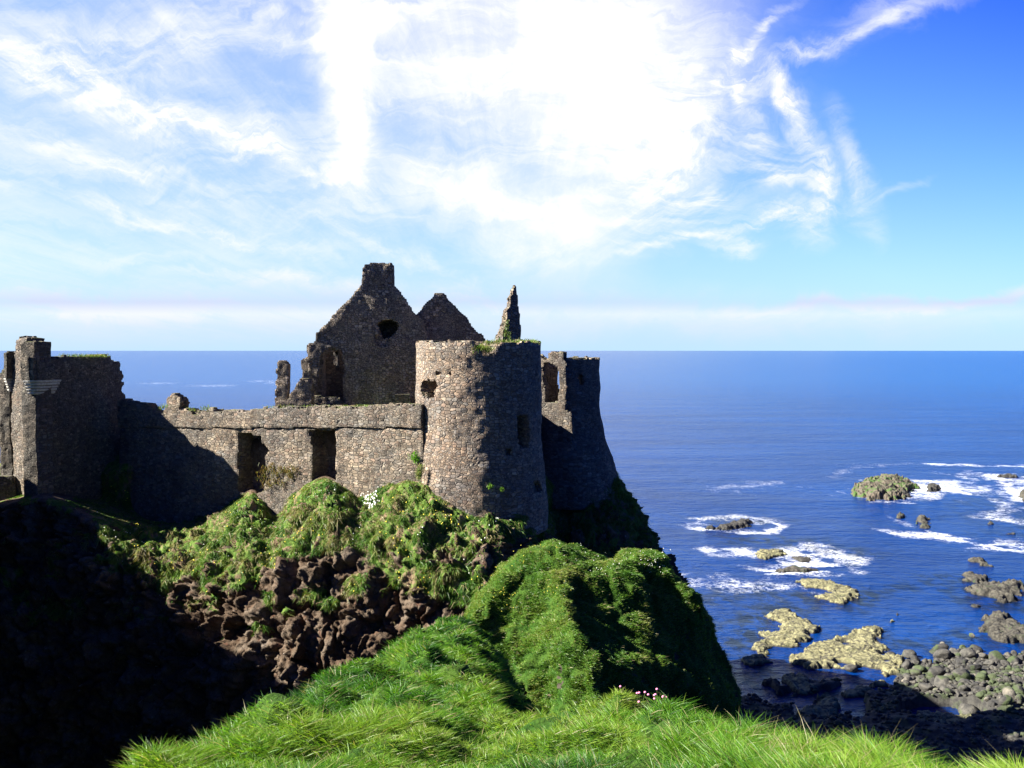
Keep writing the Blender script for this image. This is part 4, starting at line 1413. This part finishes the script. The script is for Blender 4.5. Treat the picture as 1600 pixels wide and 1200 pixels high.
vox('tower_wall', lambda a, b, c: f20(a / 3.2, b, c), (-math.pi * 3.2 * .999, math.pi * 3.2 * .999), (26.5, 42), (0, 1.1), .15, t2_inside, M_WALL, root, wcell=.28, seed=23)
fl2, _, _, _ = wall_between(P(838, 600, 95.6), P(886, 600, 94.0))
lk = [(835, 820), (835, 552), (843, 556), (848, 560), (856, 562), (856, 551), (861, 549), (868, 551), (879, 550), (879, 561), (885, 566), (884, 600), (884, 640), (893, 645), (896, 660), (893, 678), (893, 820)]
vox('link_wall', fl2, (-.4, 3.9), (26, 43), (0, 1.0), .14, px_inside(fl2, lk, [([(850, 566), (858, 566), (872, 575), (874, 592), (872, 628), (852, 629), (851, 600), (848, 594)], None)], 1.6, 27), M_WALL, root, wcell=.25, seed=27)
frw = lambda u_, z_, w_: np.stack([1.55 + .02 * u_ + w_, 83.0 + u_, z_ + 0 * u_], -1)
vox('shade_wall', frw, (0, 12.5), (26, 37), (0, .8), .25, lambda a, b, c: b < 36.1 + .25 * perlin(np.stack([a, c, 0 * a], -1) * .8, 4), M_WALL, root, seed=31)  # unseen low wall, added to shade the lower part of the link wall
fl3, _, _, _ = wall_between(P(842, 600, 97.0), P(880, 600, 99))
vox('rear_wall', fl3, (-.2, 2.6), (30, 42), (0, .8), .2, lambda a, b, c: (b < 41.0 + .3 * perlin(np.stack([a, b, c], -1), 3)) & ~((np.abs(a - .95) < .16) & (b > 37.8) & (b < 39.3)), M_DARK, root, seed=29)

# ------------------------------------------------------------------ reefs, skerries, boulders
def reef(name, outline, height, mat, label, cat='rock', seed=0, cell=.35, edge=1.6, rough=.35, pools=(), kind=None, zb=-.6, tilt=0.0, dome=0.0):
    if name == 'flat_reef':
        height *= .68; rough *= .6
    elif name == 'sea_rock':
        height *= .7; rough *= .8
    pl_ = np.array([ground_pt(x, y, height * .5)[:2] for x, y in outline])
    x0, y0 = pl_.min(0) - 1.5; x1, y1 = pl_.max(0) + 1.5
    cell = max(min(cell, .17), math.sqrt((x1 - x0) * (y1 - y0) / 90000))
    nx, ny = int((x1 - x0) / cell) + 2, int((y1 - y0) / cell) + 2
    X, Y = np.meshgrid(np.linspace(x0, x1, nx), np.linspace(y0, y1, ny))
    p3 = np.stack([X, Y, 0 * X], -1)
    dd = poly_dist(X, Y, pl_) + 1.0 * edge * fbm(p3 * .3, 5, .68, seed)
    inn = sstep(-dd, -.15 * edge, (.8 if name == 'flat_reef' else 1.1) * edge)
    for pp in pools:
        pq = np.array([ground_pt(x, y, height * .5)[:2] for x, y in pp])
        inn = inn * (1 - .9 * sstep(-(poly_dist(X, Y, pq) + .5 * perlin(p3 * .6, seed + 3)), -.5, .4))
    f1_, f2_x = worley(p3 * .45, seed + 2)
    f3_, f4_ = worley(p3 * 1.3, seed + 5)
    Z = inn * height * (1 + rough * fbm(p3 * .35, 4, .6, seed + 1)) + inn * rough * (.8 * (.6 - f1_) + .35 * (.5 - f3_) - .3 * np.exp(-((f2_x - f1_) / .08) ** 2))
    if dome:
        Z += inn * dome * sstep(-dd, 0, max(-dd.min(), 1)) * (1 + .5 * fbm(p3 * .2, 3, .5, seed + 8))
    tz = Z / .34; tf = tz - np.floor(tz)
    Z = np.where((inn > .5) & (name == 'flat_reef'), .45 * Z + .55 * (np.floor(tz) + sstep(tf, .25, .75)) * .34, Z) + .10 * inn * fbm(p3 * 1.7, 4, .65, seed + 11) + .12 * inn * np.abs(fbm(p3 * .8, 3, .6, seed + 12))
    Z = Z + zb * (1 - inn)
    keep = (Z > -.45)
    kf_ = keep[:-1, :-1] | keep[1:, 1:] | keep[:-1, 1:] | keep[1:, :-1]
    F = grid_faces(ny, nx)[kf_.ravel()]
    used, inv = np.unique(F, return_inverse=True)
    V = np.stack([X, Y, Z], -1).reshape(-1, 3)[used]
    o_ = link(name, mesh_of(name, V, [inv.reshape(F.shape)], True), mat)
    if kind:
        return tag(o_, kind=kind)
    return tag(o_, label, cat)


reef('skerry', [(1328, 768), (1345, 754), (1372, 746), (1398, 744), (1425, 752), (1432, 760), (1410, 768), (1405, 776), (1365, 778), (1340, 773)], 1.6, M_GREENREEF,
     'green topped rocky islet with white surf along its right side', seed=1, cell=.5, edge=3, dome=1.3, rough=.28)
reef('skerry', [(1446, 760), (1458, 756), (1470, 760), (1466, 765), (1452, 765)], 1.2, M_BLACKREEF, 'small dark rock in the white surf just right of the green topped islet', seed=2, cell=.4, edge=1.5)
reef('skerry', [(1400, 770), (1415, 768), (1425, 774), (1408, 777)], .9, M_BLACKREEF, 'low dark rock touching the seaward foot of the green topped islet', seed=3, cell=.4, edge=1.4)
reef('wave_washed_rock', [(1108, 824), (1130, 819), (1150, 813), (1172, 810), (1178, 816), (1165, 822), (1140, 826)], .8, M_BLACKREEF, 'low black rock ringed by a loop of white foam, nearest the castle cliff', seed=4, cell=.4, edge=1.6)
reef('wave_washed_rock', [(1178, 870), (1190, 860), (1220, 858), (1226, 864), (1215, 870), (1190, 874)], .55, M_PALE, 'pale yellowish slab awash in surf below the foam ringed rock', seed=5, cell=.35, edge=1.2)
reef('wave_washed_rock', [(1195, 890), (1230, 884), (1275, 889), (1268, 894), (1220, 893)], .5, M_GREYREEF, 'narrow brown rock strip along the lower edge of the surf patch', seed=6, cell=.3, edge=1)
reef('wave_washed_rock', [(1236, 870), (1262, 870), (1272, 876), (1250, 878)], .4, M_BLACKREEF, 'small dark rock half hidden inside the brightest surf patch', seed=7, cell=.3, edge=1)
reef('flat_reef', [(1240, 907), (1262, 904), (1300, 908), (1330, 918), (1346, 930), (1338, 938), (1316, 942), (1290, 938), (1270, 932), (1292, 927), (1280, 920), (1255, 917)], .7, M_PALE,
     'isolated long pale yellow reef slab lying in dark water above the large reefs', seed=8, cell=.28, edge=1.2, rough=.4)
reef('sea_rock', [(1395, 806), (1404, 801), (1415, 804), (1410, 810), (1398, 810)], 1.0, M_GREYREEF, 'left one of three small rocks in open water above the long foam line', seed=9, cell=.3, edge=1.1)
reef('sea_rock', [(1428, 812), (1438, 806), (1452, 809), (1449, 815), (1432, 816)], 1.1, M_GREYREEF, 'upper right one of three small rocks above the long foam line', seed=10, cell=.3, edge=1.2)
reef('sea_rock', [(1434, 820), (1444, 816), (1455, 821), (1450, 825), (1437, 824)], .8, M_GREYREEF, 'lower right one of three small rocks above the long foam line', seed=11, cell=.3, edge=1)
reef('sea_rock', [(1552, 743), (1575, 741), (1595, 744), (1570, 746)], 1.1, M_BLACKREEF, 'far dark reef in surf at the right edge, the most distant rock', seed=12, cell=.5, edge=1.6)
reef('sea_rock', [(1590, 768), (1605, 764), (1625, 772), (1610, 782), (1596, 780)], 1.4, M_GREYREEF, 'brown rock cut by the right edge of the view amid surf', seed=13, cell=.45, edge=1.6)
reef('sea_rock', [(1537, 817), (1548, 814), (1556, 818), (1545, 820)], .5, M_BLACKREEF, 'tiny dark rock right of the three small rocks', seed=14, cell=.3, edge=.9)
reef('sea_rock', [(1563, 833), (1580, 832), (1592, 834), (1578, 836)], .4, M_BLACKREEF, 'thin dark rock awash near the right edge above the foam line', seed=15, cell=.3, edge=.9)
reef('sea_rock', [(1517, 873), (1532, 871), (1546, 876), (1549, 883), (1532, 883), (1520, 879)], .9, M_GREYREEF, 'small oval grey brown rock alone below the long foam line', seed=16, cell=.28, edge=1.1)
reef('sea_rock', [(1496, 895), (1515, 893), (1530, 900), (1550, 898), (1546, 908), (1528, 912), (1508, 906)], .9, M_GREYREEF, 'jagged brown rock just above the larger domed grey rock near the right edge', seed=17, cell=.26, edge=1)
reef('sea_rock', [(1516, 918), (1532, 911), (1565, 912), (1568, 906), (1600, 908), (1612, 918), (1592, 924), (1590, 936), (1570, 940), (1545, 932), (1528, 928)], 1.4, M_GREYREEF, 'larger domed grey rock reaching towards the right edge', seed=18, cell=.28, edge=1.6, rough=.6)
reef('sea_rock', [(1530, 966), (1548, 956), (1575, 960), (1584, 970), (1600, 978), (1615, 985), (1605, 1000), (1570, 1002), (1545, 996), (1530, 982)], 1.3, M_GREYREEF, 'rounded grey rock ledge just above the boulder beach at the right', seed=19, cell=.26, edge=1.4, rough=.6)
reef('sea_rock', [(1388, 968), (1396, 966), (1402, 970), (1392, 971)], .4, M_PALE, 'tiny pale rock alone in calm blue water right of the reefs', seed=20, cell=.15, edge=.5)
reef('sea_rock', [(1396, 958), (1402, 952), (1408, 960), (1400, 962)], .4, M_BLACKREEF, 'tiny black rock just above the tiny pale rock in calm water', seed=21, cell=.15, edge=.5)
reef('sea_rock', [(1513, 944), (1524, 941), (1532, 947), (1520, 950)], .35, M_BLACKREEF, 'small black weedy rock in the calm bay left of the rock ledge', seed=22, cell=.2, edge=.6)
reef('flat_reef', [(1190, 960), (1210, 953), (1232, 954), (1245, 966), (1268, 970), (1286, 981), (1270, 990), (1262, 1000), (1248, 1008), (1220, 1010), (1210, 1006), (1196, 1018), (1208, 1024), (1196, 1036), (1170, 1044),
                   (1165, 1030), (1175, 1014), (1172, 1004), (1190, 998), (1192, 986), (1215, 985), (1212, 972)], .75, M_PALE,
     'pale yellow reef nearest the cliff with a tail bending down to the left', seed=23, cell=.24, edge=1.1, rough=.4)
reef('flat_reef', [(1226, 1025), (1260, 1018), (1258, 1004), (1290, 1000), (1320, 992), (1345, 980), (1375, 980), (1380, 990), (1362, 998), (1385, 1012), (1372, 1020), (1400, 1024), (1415, 1036), (1412, 1052), (1385, 1054), (1350, 1040), (1310, 1046), (1262, 1040), (1235, 1036)],
     .85, M_PALE, 'largest pale yellow reef, pitted with blue pools, left of the boulder beach', seed=24, cell=.24, edge=1.2, rough=.4,
     pools=[[(1309, 1004), (1320, 1002), (1330, 1005), (1318, 1008)], [(1302, 1036), (1315, 1033), (1330, 1037), (1315, 1041)], [(1378, 1030), (1390, 1029), (1398, 1033), (1386, 1036)]])
reef('flat_reef', [(1222, 1056), (1250, 1050), (1275, 1062), (1285, 1078), (1262, 1086), (1240, 1080)], .7, M_PALE, 'grey shaded reef at the left just below the pale yellow reefs', seed=25, cell=.24, edge=1.1)
reef('flat_reef', [(1308, 1080), (1340, 1068), (1380, 1062), (1390, 1072), (1355, 1084), (1325, 1088)], .6, M_PALE, 'grey shaded reef in the middle of the shadowed pools', seed=26, cell=.24, edge=1.1)
reef('flat_reef', [(1262, 1100), (1290, 1084), (1315, 1092), (1322, 1110), (1300, 1128), (1262, 1130), (1240, 1118)], .8, M_PALE, 'grey shaded reef just above the foreground grass edge', seed=27, cell=.24, edge=1.1)
reef('flat_reef', [(1416, 1120), (1440, 1112), (1470, 1108), (1480, 1118), (1520, 1120), (1535, 1128), (1505, 1142), (1490, 1152), (1460, 1146), (1438, 1138)], 1.0, M_PALE, 'large grey slab alone in deep shadow beneath the boulder beach', seed=28, cell=.2, edge=.9, rough=.5)
reef('wet_rock', [(1188, 1060), (1210, 1052), (1222, 1066), (1236, 1078), (1215, 1084), (1195, 1072)], .6, M_BLACKREEF, 'low black wet rock at the cliff foot left of the shaded reefs', seed=29, cell=.24, edge=1.0)
reef('wet_rock', [(1228, 990), (1250, 986), (1262, 996), (1240, 1003)], .01, M_BLACKREEF, 'x', seed=30) if False else None
# beach
BEACH = [(1395, 1052), (1400, 1030), (1430, 1022), (1450, 1030), (1465, 1012), (1480, 1018), (1500, 1006), (1520, 1012), (1540, 1022), (1570, 1024), (1600, 1012), (1700, 1000), (1900, 1010), (1900, 1400), (1180, 1500), (1150, 1085), (1200, 1092),
         (1235, 1094), (1262, 1060), (1300, 1056), (1335, 1058), (1370, 1064)]
b_poly = np.array([ground_pt(x, y, .6)[:2] for x, y in BEACH])
X, Y = np.meshgrid(np.arange(22, 95, .4), np.arange(66, 146, .4))
p3 = np.stack([X, Y, 0 * X], -1)
bd = poly_dist(X, Y, b_poly) + 1.2 * fbm(p3 * .25, 3, .5, 44)
BZ = np.where(bd < 0, .25 + 1.9 * sstep(-bd, 0, 16) + .35 * fbm(p3 * .3, 4, .6, 45) + .3 * (.6 - worley(p3 * .9, 46)[0]), -1.2)
BZ = np.where(bd < 0, BZ, -.25 * bd)
BZ = np.maximum(BZ, -1.5)
# pools in the shadowed part
for pq in ([(1410, 1118), (1440, 1106), (1480, 1106), (1530, 1116), (1542, 1130), (1508, 1148), (1485, 1158), (1430, 1142)], [(1255, 1100), (1290, 1080), (1320, 1090), (1328, 1112), (1300, 1134), (1240, 1124)], [(1302, 1080), (1340, 1064), (1384, 1058), (1396, 1072), (1355, 1088), (1320, 1092)], [(1240, 1092), (1262, 1086), (1275, 1100), (1262, 1122), (1245, 1110)], [(1330, 1088), (1345, 1086), (1350, 1130), (1338, 1140)], [(1408, 1128), (1428, 1126), (1432, 1138), (1412, 1138)]):
    wq = np.array([ground_pt(x, y, 0)[:2] for x, y in pq])
    BZ = np.where(poly_dist(X, Y, wq) < .5, np.minimum(BZ, -.3), BZ)
o = link('beach', mesh_of('beach', np.stack([X, Y, BZ], -1), [grid_faces(*X.shape)], True), M_SHINGLE)
tag(o, kind='structure')


def beach_z(x, y):
    i = np.clip(((y - 66) / .4).astype(int), 0, X.shape[0] - 1); j = np.clip(((x - 22) / .4).astype(int), 0, X.shape[1] - 1)
    return BZ[i, j]


# boulder shapes
def ico(sub):
    import bmesh
    bm = bmesh.new()
    bmesh.ops.create_icosphere(bm, subdivisions=sub, radius=1.0)
    V = np.array([v_.co[:] for v_ in bm.verts]); F = np.array([[v_.index for v_ in f_.verts] for f_ in bm.faces])
    bm.free()
    return V, F


IV, IF = ico(3)


def boulder_verts(seed):
    a = np.random.default_rng(seed)
    sc_ = np.array([1.0, .65 + .35 * a.random(), .5 + .3 * a.random()])
    V = IV.copy()
    # cut flat facets
    for _ in range(9):
        n = a.normal(size=3); n /= np.linalg.norm(n)
        k = .62 + .3 * a.random()
        dd = V @ n
        V = V - np.where(dd > k, dd - k, 0)[:, None] * n * .85
    V = V * (1 + .10 * fbm(V * 1.1, 3, .5, seed))[:, None]
    return V * sc_


shapes = []
for s in range(10):
    me = mesh_of('boulder', boulder_verts(s + 100), [IF], True)
    me.materials.append(M_BOULDER)
    shapes.append(me)
brng = np.random.default_rng(77)
cands = []
BOX = [(1418, 1030), (1440, 1018), (1462, 1022), (1470, 1004), (1484, 1010), (1503, 1000), (1522, 1000), (1545, 1020), (1600, 1012), (1640, 1010), (1660, 1140), (1560, 1122), (1500, 1095), (1440, 1070), (1405, 1052)]
bp = np.array([ground_pt(x, y, 1.2)[:2] for x, y in BOX])
lo_, hi_ = bp.min(0), bp.max(0)
placed = []
tries = 0
while len(placed) < 285 and tries < 60000:
    tries += 1
    x, y = lo_ + brng.random(2) * (hi_ - lo_)
    if not in_poly(np.array([x]), np.array([y]), bp)[0]:
        continue
    r_ = .38 + .95 * brng.random() ** 3
    if tries > 8000:
        r_ = .3 + .2 * brng.random()
    if all((x - a_) ** 2 + (y - b_) ** 2 > ((r_ + c_) * .66) ** 2 for a_, b_, c_ in placed):
        placed.append((x, y, r_))
special = [(1420, 1020, 1.05, 'large smooth pale boulder standing alone at the left tip of the boulder beach'),
           (1392, 1020, .7, 'low dark round boulder at the edge of the largest pale reef'),
           (1519, 990, .55, 'small round boulder in the water between beach and rock ledge'),
           (1473, 1003, .5, 'small boulder standing in the water off the beach point'),
           (1330, 1041, .9, 'dark rounded boulder resting on the largest pale yellow reef')]
for x, y, r_, lab in special:
    g_ = ground_pt(x, y, .6)
    o = bpy.data.objects.new('boulder', shapes[special.index((x, y, r_, lab)) % 10].copy())
    COL.objects.link(o)
    o.location = (g_[0], g_[1], .35)
    o.scale = (r_, r_, r_)
    o.rotation_euler = (0, 0, r_ * 9)
    tag(o, lab, 'boulder', 'boulders of the shore')
for k, (x, y, r_) in enumerate(placed):
    o = bpy.data.objects.new('boulder', shapes[k % 10])
    COL.objects.link(o)
    zz = float(beach_z(np.array([x]), np.array([y]))[0])
    o.location = (x, y, max(zz, -.1) + r_ * .22)
    o.scale = (r_, r_, r_)
    o.rotation_euler = (brng.normal() * .35, brng.normal() * .35, brng.random() * 6.28)
    tag(o, 'grey rounded boulder packed among others on the boulder beach at the right', 'boulder', 'boulders of the shore')
# cobbles between them and over the shaded beach: nobody could count them
CV, CFc = ico(1)
vv, fc_ = [], []
nco = 0
for k in range(9000):
    x, y = 24 + brng.random() * 62, 74 + brng.random() * 62
    zz = BZ[int((y - 66) / .4), int((x - 22) / .4)]
    if zz < .05:
        continue
    r_ = .12 + .26 * brng.random() ** 2
    Vk = CV * np.array([r_ * (1 + brng.random() * .5), r_, r_ * .7]) * (1 + .25 * (brng.random((len(CV), 1)) - .5))
    a_ = brng.random() * 6.28
    ca, sa = math.cos(a_), math.sin(a_)
    Vk = np.stack([Vk[:, 0] * ca - Vk[:, 1] * sa + x, Vk[:, 0] * sa + Vk[:, 1] * ca + y, Vk[:, 2] + zz + .04], -1)
    vv.append(Vk); fc_.append(CFc + nco * len(CV)); nco += 1
o = link('cobbles', mesh_of('cobbles', np.concatenate(vv), [np.concatenate(fc_)], True), M_SHINGLE)
tag(o, 'loose dark cobbles filling the gaps of the beach', 'cobbles', kind='stuff')

# ------------------------------------------------------------------ grass and flowers
G_FG = [(.02, .085, .008), (.05, .175, .01), (.10, .26, .014), (.16, .325, .02), (.24, .35, .04)]
G_CL = [(.04, .12, .012), (.07, .18, .018), (.12, .24, .025), (.19, .24, .05), (.30, .24, .12)]


def fg_len(p, di):
    px_, py_ = to_px(p)
    right = sstep(px_, 950, 1250) * sstep(p[:, 1], 14, 11)
    n_ = fbm(p * np.array([.9, .9, .5]), 3, .5, 70)
    lf = (.75 + .9 * np.clip(n_ + .25, 0, 1)) * (1 + .6 * right)
    lf = lf * np.interp(di, [5, 10, 20, 40], [.9, 1, 1.1, 1.25])
    wf = np.interp(di, [5, 10, 20, 40], [.8, 1.15, 2.1, 4.0])
    return lf, wf


blades_on('headland_grass', FG, FGMASK, 620000, .135, .0062, G_FG, lean=(.13, .03, 0), droop=.42, seg=3, dens_pow=1.75,
          kind_label='long bright green grass blown over the foreground headland', seed=3, lenfun=fg_len, clump=.9, clump_s=.8)
blades_on('knoll_grass', KN, KMASK, 280000, .17, .03, [(.04, .125, .012), (.09, .21, .018), (.16, .28, .03), (.25, .29, .06)], lean=(.1, -.1, 0), droop=.6, seg=2, dens_pow=1.0,
          kind_label='short tufted grass covering the knoll', mat=M_TUFT, seed=5, upfun=.6, clump=.8, clump_s=1.2)
blades_on('cliff_grass', CF, CMASK, 300000, .36, .06, G_CL, lean=(.0, -.35, -.15), droop=1.6, seg=2, dens_pow=0.5,
          kind_label='tussocky hanging grass on the bank below the castle', mat=M_TUFT, seed=7, upfun=.3, clump=1.5, clump_s=1.1)


def specks(name, grid, test, n, r0, mat, label, seed, lift=.25):
    rng = np.random.default_rng(seed)
    px_, py_ = to_px(grid)
    ok = np.argwhere(test(px_, py_, grid))
    if len(ok) == 0:
        return
    sel = ok[rng.integers(0, len(ok), n)]
    p = grid[sel[:, 0], sel[:, 1]] + rng.normal(size=(n, 3)) * .15
    view = -p + np.array([0, 0, HC]); view /= np.linalg.norm(view, axis=1, keepdims=True)
    p = p + view * lift
    V = []; F = []
    oc = np.array([[1, 0, 0], [-1, 0, 0], [0, 1, 0], [0, -1, 0], [0, 0, 1], [0, 0, -1]], float)
    of = np.array([[0, 2, 4], [2, 1, 4], [1, 3, 4], [3, 0, 4], [2, 0, 5], [1, 2, 5], [3, 1, 5], [0, 3, 5]])
    r_ = r0 * (.6 + .8 * rng.random(n))
    V = p[:, None, :] + oc[None] * r_[:, None, None]
    F = of[None] + (np.arange(n) * 6)[:, None, None]
    o_ = link(name, mesh_of(name, V.reshape(-1, 3), [F.reshape(-1, 3)], False), mat)
    tag(o_, label, 'flowers', kind='stuff')


specks('yellow_flowers', CF, lambda a, b, g: (cl_ok(a, b, g)), 260, .055, M_YEL, 'tiny yellow flowers dotted over the castle bank', 3) if False else None
nzc = fbm(CF * .3, 2, .5, 55)
specks('yellow_flowers', CF, lambda a, b, g: (CMASK > .6) & (b > 760) & (b < 930) & (a > 140) & (a < 790) & (nzc > .25), 420, .05, M_YEL, 'tiny yellow flowers dotted over the castle bank', 3)
specks('white_flowers', CF, lambda a, b, g: (np.hypot((a - 580) / 12, (b - 777) / 17) < 1), 260, .075, M_WHT, 'cushion of white flowers on the bank under the curtain wall', 4, lift=.5)
specks('white_flowers', CF, lambda a, b, g: (CMASK > .6) & (b > 760) & (b < 930) & (a > 140) & (a < 790) & (nzc < -.3), 160, .045, M_WHT, 'scattered small white flowers over the castle bank', 6)
nzk = fbm(KN * .4, 2, .5, 57)
specks('yellow_flowers', KN, lambda a, b, g: (b < 960) & (a < 900) & (a > 750) & (nzk > .15), 200, .022, M_YEL, 'tiny yellow flowers on the sunny flank of the knoll', 8, lift=.2)
specks('white_flowers', KN, lambda a, b, g: (b < 895) & (a > 850) & (a < 1040) & (nzk > -.1), 260, .024, M_WHT, 'small white flowers along the top of the knoll', 9, lift=.2)


# ------------------------------------------------------------------ plants rooted in the masonry
def cluster(name, pts, n, spread, length, tones, label, cat='plant', seed=0, width=.03):
    """pts: world points; one object of n blades rising and hanging from them"""
    rg = np.random.default_rng(seed)
    pts = np.array(pts, float)
    p = pts[rg.integers(0, len(pts), n)] + rg.normal(size=(n, 3)) * np.array(spread)
    az = rg.random(n) * 6.283
    d0 = np.stack([np.cos(az) * .6, np.sin(az) * .6 - .25, .7 + .5 * rg.random(n)], -1)
    L_ = length * (.4 + rg.random(n))[:, None]
    sd_ = np.cross(d0, rg.normal(size=(n, 3))); sd_ /= np.linalg.norm(sd_, axis=1, keepdims=True)
    w_ = width * (.6 + .8 * rg.random(n))[:, None]
    mid = p + d0 * L_ * .6; tip = p + d0 * L_ - np.array([0, 0, .5]) * L_ * rg.random((n, 1))
    V = np.stack([p - sd_ * w_ / 2, p + sd_ * w_ / 2, mid - sd_ * w_ / 2, mid + sd_ * w_ / 2, tip], 1)
    o_ = np.arange(n)[:, None] * 5
    col = np.array(tones)[rg.integers(0, len(tones), n)] * (.7 + .6 * rg.random((n, 1)))
    me_ = mesh_of(name, V.reshape(-1, 3), [o_ + np.array([0, 1, 3, 2]), o_ + np.array([2, 3, 4])], False, {'tone': np.repeat(col, 5, 0)})
    return tag(link(name, me_, M_TUFT), label, cat)


def arc(c, r_, a0, a1, z_, n=40):
    return [[c[0] + r_ * math.sin(a_), c[1] - r_ * math.cos(a_), z_] for a_ in np.linspace(a0, a1, n)]


GR = [(.07, .15, .02), (.12, .21, .03), (.19, .24, .05), (.24, .22, .09)]
cluster('wall_top_grass', arc(TC, TR - .6, .2, 2.4, 42.55), 1500, (.22, .22, .06), .26, GR, 'mossy grass along the right rim of the big round tower', seed=1)
cluster('wall_top_grass', arc(TC, TR - .5, -.06, .22, 42.0), 700, (.25, .3, .16), .28, GR, 'grass spilling through the notch in the big round tower rim', seed=2)
cluster('wall_top_grass', [P(x_, 557, 86 + (x_ - 95) * .05) for x_ in range(96, 172, 4)], 500, (.15, .3, .06), .22, GR, 'grass fringe along the flat top of the dark gatehouse', seed=3)
cluster('wall_top_grass', [P(x_, y_, wy(x_, .5)) for x_, y_ in ((254, 638), (262, 636), (270, 637), (300, 642), (322, 640))], 350, (.2, .3, .08), .3, GR, 'tufts around the rubble stump on the curtain wall', seed=4)
cluster('wall_top_grass', [P(x_, 636, wy(x_, .4)) for x_ in range(420, 650, 7)], 500, (.25, .2, .06), .16, GR, 'low weeds along the top of the curtain wall beneath the gables', seed=5)
cluster('wall_plant', [P(646, 716, wy(646, -.1)), P(650, 719, wy(650, -.1))], 160, (.14, .06, .16), .35, [(.10, .26, .02), (.14, .32, .03)], 'bright green weed growing high on the curtain wall next to the round tower', seed=6)
cluster('wall_plant', [P(657, 736, 74.4), P(655, 745, 74.4)], 200, (.12, .06, .22), .35, GR, 'hanging weeds in the corner between curtain wall and round tower', seed=7)
cluster('wall_plant', [P(766, 762, ty(766, -.15))], 70, (.09, .05, .09), .25, [(.12, .24, .02)], 'small yellow green weed low on the round tower, left one of two', seed=8)
cluster('wall_plant', [P(784, 766, ty(784, -.15))], 50, (.07, .05, .07), .22, [(.12, .24, .02)], 'small yellow green weed low on the round tower, right one of two', seed=9)
cluster('wall_plant', [P(x_, y_, wy(x_, -.1)) for x_, y_ in ((415, 738), (425, 732), (432, 742), (440, 735), (450, 738), (462, 736), (428, 752), (440, 756), (420, 760), (455, 745), (412, 748))], 900, (.28, .06, .2), .3,
        [(.26, .17, .07), (.20, .15, .06), (.12, .14, .04)], 'dry brown tufts growing on the curtain wall between its two doorways', seed=10)
cluster('wall_plant', [P(796, 525, 86.9), P(792, 505, 86.9), P(789, 520, 86.9)], 160, (.1, .1, .25), .25, GR, 'weeds clinging to the sunny edge of the tall wall spike', seed=11)

# thrift at the lip of the headland
def thrift(px_, py_, Y_, label, n=7, seed=0):
    base_ = P(px_, py_, Y_)
    root_ = empty('thrift_plant', tuple(base_), label, 'flower', 'pink thrift on the headland lip')
    rg = np.random.default_rng(seed)
    for k in range(n):
        dx_, dy_ = rg.normal(size=2) * .05
        hgt = .10 + .10 * rg.random()
        b0 = base_ + np.array([dx_, dy_, -.03]); t0 = base_ + np.array([dx_ * 2.2 + .03, dy_ * 2, hgt])
        V = [q_ + .003 * np.array([math.cos(a_ * 2.1), math.sin(a_ * 2.1), 0]) for q_ in (b0, t0) for a_ in range(3)]
        F = [[a_, (a_ + 1) % 3, 3 + (a_ + 1) % 3, 3 + a_] for a_ in range(3)]
        link('stem', mesh_of('stem', np.array(V), [np.array(F)]), M_STEM, root_)
        link('flower_head', mesh_of('flower_head', t0 + CV * np.array([.02, .02, .014]), [CFc], True), M_PNK, root_)


thrift(1029, 1107, 11.8, 'clump of pink thrift flowers on the lip above the dark gully', 9, 1)
thrift(1001, 1101, 12.2, 'sparse thrift flowers just left of the pinkest clump', 4, 2)
print('script done')
